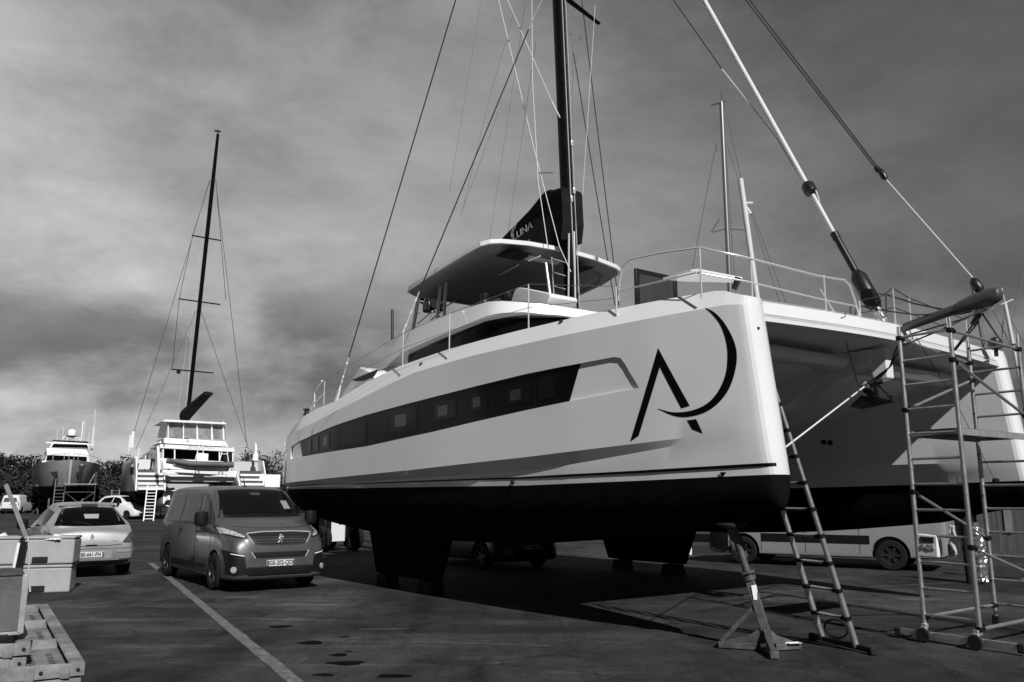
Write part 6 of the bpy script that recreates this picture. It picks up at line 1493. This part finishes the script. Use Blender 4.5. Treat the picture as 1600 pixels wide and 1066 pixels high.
leafm = mat('foliage', .015, .85, vary=.45, scale=3, spec=.15); leafl = mat('foliage_pale', .032, .85, vary=.5, scale=3, spec=.15); bark = mat('bark', .07, .9, vary=.3, scale=8)
def make_tree(name, h, r, seed, m=leafm, leaves=2600, bare=False, low=.25):
    rnd = random.Random(seed); o = thing(name, '', 'tree')
    q = MB(); q.tube([(0, 0, 0), (.1, .05, h * .3), (.0, .1, h * .6), (.15, 0, h * .85)], [.22, .17, .10, .04], 8)
    tips = []
    for k in range(16 if not bare else 46):
        a = rnd.uniform(0, 6.28); z0 = h * rnd.uniform(.2, .75); ln = r * rnd.uniform(.5, 1.0)
        p0 = Vector((.05, .05, z0)); p1 = p0 + Vector((math.cos(a) * ln * .5, math.sin(a) * ln * .5, ln * .45)); p2 = p0 + Vector((math.cos(a) * ln, math.sin(a) * ln, ln * rnd.uniform(.4, 1.1)))
        q.tube([p0, p1, p2], [.07, .04, .015], 5); tips += [p1, p2]
        if bare:
            for _ in range(5):
                b = p1.lerp(p2, rnd.random()); c = b + Vector((rnd.uniform(-1, 1), rnd.uniform(-1, 1), rnd.uniform(.2, 1.2))) * r * .28; q.tube([b, c], [.02, .008], 4); tips.append(c)
    q.build('trunk', bark, o)
    clumps = []
    for _ in range(26):
        a = rnd.uniform(0, 6.28); v = rnd.uniform(low, 1.0); rad = r * math.sqrt(max(.05, 1 - ((v - .5) * 1.7) ** 2)) * rnd.uniform(.35, .95)
        clumps.append((Vector((math.cos(a) * rad, math.sin(a) * rad, h * v * .97)), r * rnd.uniform(.22, .42)))
    vs, fs = [], []
    for i in range(leaves):
        if bare: c = rnd.choice(tips); cr_ = r * .12
        else: c, cr_ = rnd.choice(clumps)
        dv = Vector((rnd.gauss(0, 1), rnd.gauss(0, 1), rnd.gauss(0, .8))); dv = dv.normalized() * cr_ * rnd.uniform(.5, 1.08) ** .6
        p = c + dv; s = rnd.uniform(.08, .16) * (r / 2.5) ** .5
        n_ = (dv.normalized() + Vector((rnd.uniform(-.8, .8), rnd.uniform(-.8, .8), rnd.uniform(-.5, 1)))).normalized()
        t1 = n_.orthogonal().normalized() * s; t2 = n_.cross(t1) * rnd.uniform(.5, .9); k = len(vs)
        vs += [p - t1, p - t2, p + t1 * 1.1, p + t2]; fs.append((k, k + 1, k + 2, k + 3))
    q = MB(); q.add(vs, fs); me = bpy.data.meshes.new('crown'); me.from_pydata([tuple(v) for v in q.v], [], q.f); me.materials.append(m)
    c = bpy.data.objects.new('crown', me); COL.objects.link(c); c.parent = o
    return o
protos = [make_tree('tree', 7.0, 3.0, 11), make_tree('tree', 7.0, 2.6, 23), make_tree('tree', 7.0, 3.4, 37), make_tree('shrub', 3.0, 2.4, 51, leafl, 2200, low=.08), make_tree('shrub', 3.0, 2.2, 77, leafm, 2200, low=.08), make_tree('tree', 7.0, 3.4, 91, leafl, 900, True), make_tree('tree', 7.0, 3.2, 15, leafl, 2600)]
used = set()
def plant(k, px, ytop, y, label, cat, group, sx=1.0):
    src = protos[k]; b = at_dist(px, 775, y); h = at_dist(px, ytop, y).z; base_h = 3.0 if k in (3, 4) else 7.0
    if k in used:
        o = src.copy(); COL.objects.link(o)
        for ch in [c for c in bpy.data.objects if c.parent is src]: c2_ = ch.copy(); COL.objects.link(c2_); c2_.parent = o
    else: o = src; used.add(k)
    o.location = (b.x, b.y, 0); s = .90 * h / base_h; o.scale = (s * sx, s * sx, s); o.rotation_euler = (0, 0, (px * 1.7 + k) % 6.28)
    o['label'] = label; o['category'] = cat; o['group'] = group; return o
TG, SG = 'trees behind the boatyard', 'scrub along the back of the yard'
row = [(-18, 702, 0), (4, 708, 1), (26, 704, 2), (44, 712, 0), (62, 718, 1), (84, 722, 2), (126, 728, 1), (150, 722, 0), (163, 714, 2), (182, 721, 1), (200, 716, 0), (216, 708, 2), (236, 712, 1), (430, 730, 0), (452, 735, 1)]
names = ('leafy dark tree behind the yard, ')
for i, (px, yt, k) in enumerate(row):
    ref = ('at the left edge', 'just inside the left edge', 'above the small white van', 'between the small van and the motor yacht', 'touching the motor yacht on its left', 'hidden behind the left of the motor yacht', 'hidden behind the right of the motor yacht', 'touching the motor yacht on its right', 'first clear one right of the motor yacht', 'midway between motor yacht and distant catamaran', 'left of the distant catamaran stern', 'behind the port stern of the distant catamaran', 'behind the cabin side of the distant catamaran', 'right of the distant catamaran', 'touching the stern of the big catamaran')[i]
    plant(k, px, yt, 98 + (i * 7) % 13, 'dark leafy tree ' + ref, 'tree', TG, 1.05)
plant(6, 388, 698, 92, 'round leafy tree right of the distant catamaran mast stays', 'tree', TG, .95)
plant(5, 414, 708, 94, 'sparse twiggy tree with few leaves left of the big catamaran stern', 'tree', TG, .95)
rowb = [(-12, 742, 3), (8, 738, 4), (24, 744, 3), (40, 738, 3), (56, 746, 4), (74, 750, 3), (140, 748, 4), (154, 744, 3), (168, 742, 3), (182, 748, 4), (200, 746, 3), (225, 752, 4), (405, 745, 4), (432, 752, 3), (460, 755, 4)]
for i, (px, yt, k) in enumerate(rowb):
    ref = ('at the left edge of the yard', 'left of the small white van', 'behind the small white van', 'right of the small white van', 'left of the motor yacht hull', 'behind the left of the motor yacht hull', 'behind the right of the motor yacht hull', 'right of the motor yacht hull', 'second one right of the motor yacht hull', 'behind the short ladder', 'behind the port hull of the distant catamaran', 'behind the white ladder', 'right of the distant catamaran stern', 'left of the big catamaran stern', 'hidden behind the big catamaran stern')[i]
    plant(k, px, yt, 86 + (i * 5) % 7, 'low bush ' + ref, 'bush', SG, 1.3)
for k, s in enumerate(protos):
    if k not in used: print('unused', k)
# rough ground behind the bushes so that no bare horizon shows between them
q = MB(); rows = []
for i in range(61):
    x = -140 + i * 4.0; hh = 1.6 + .5 * noise.noise(Vector((i * .35, 0, 0))); rows.append([Vector((x, 106, 0)), Vector((x, 108, hh)), Vector((x, 114, hh + .6)), Vector((x, 120, 0))])
q.loft(rows, closed=False); tag(q.build('bank', mat('rough_grass', .03, .95, vary=.5, scale=.6)), kind='structure')
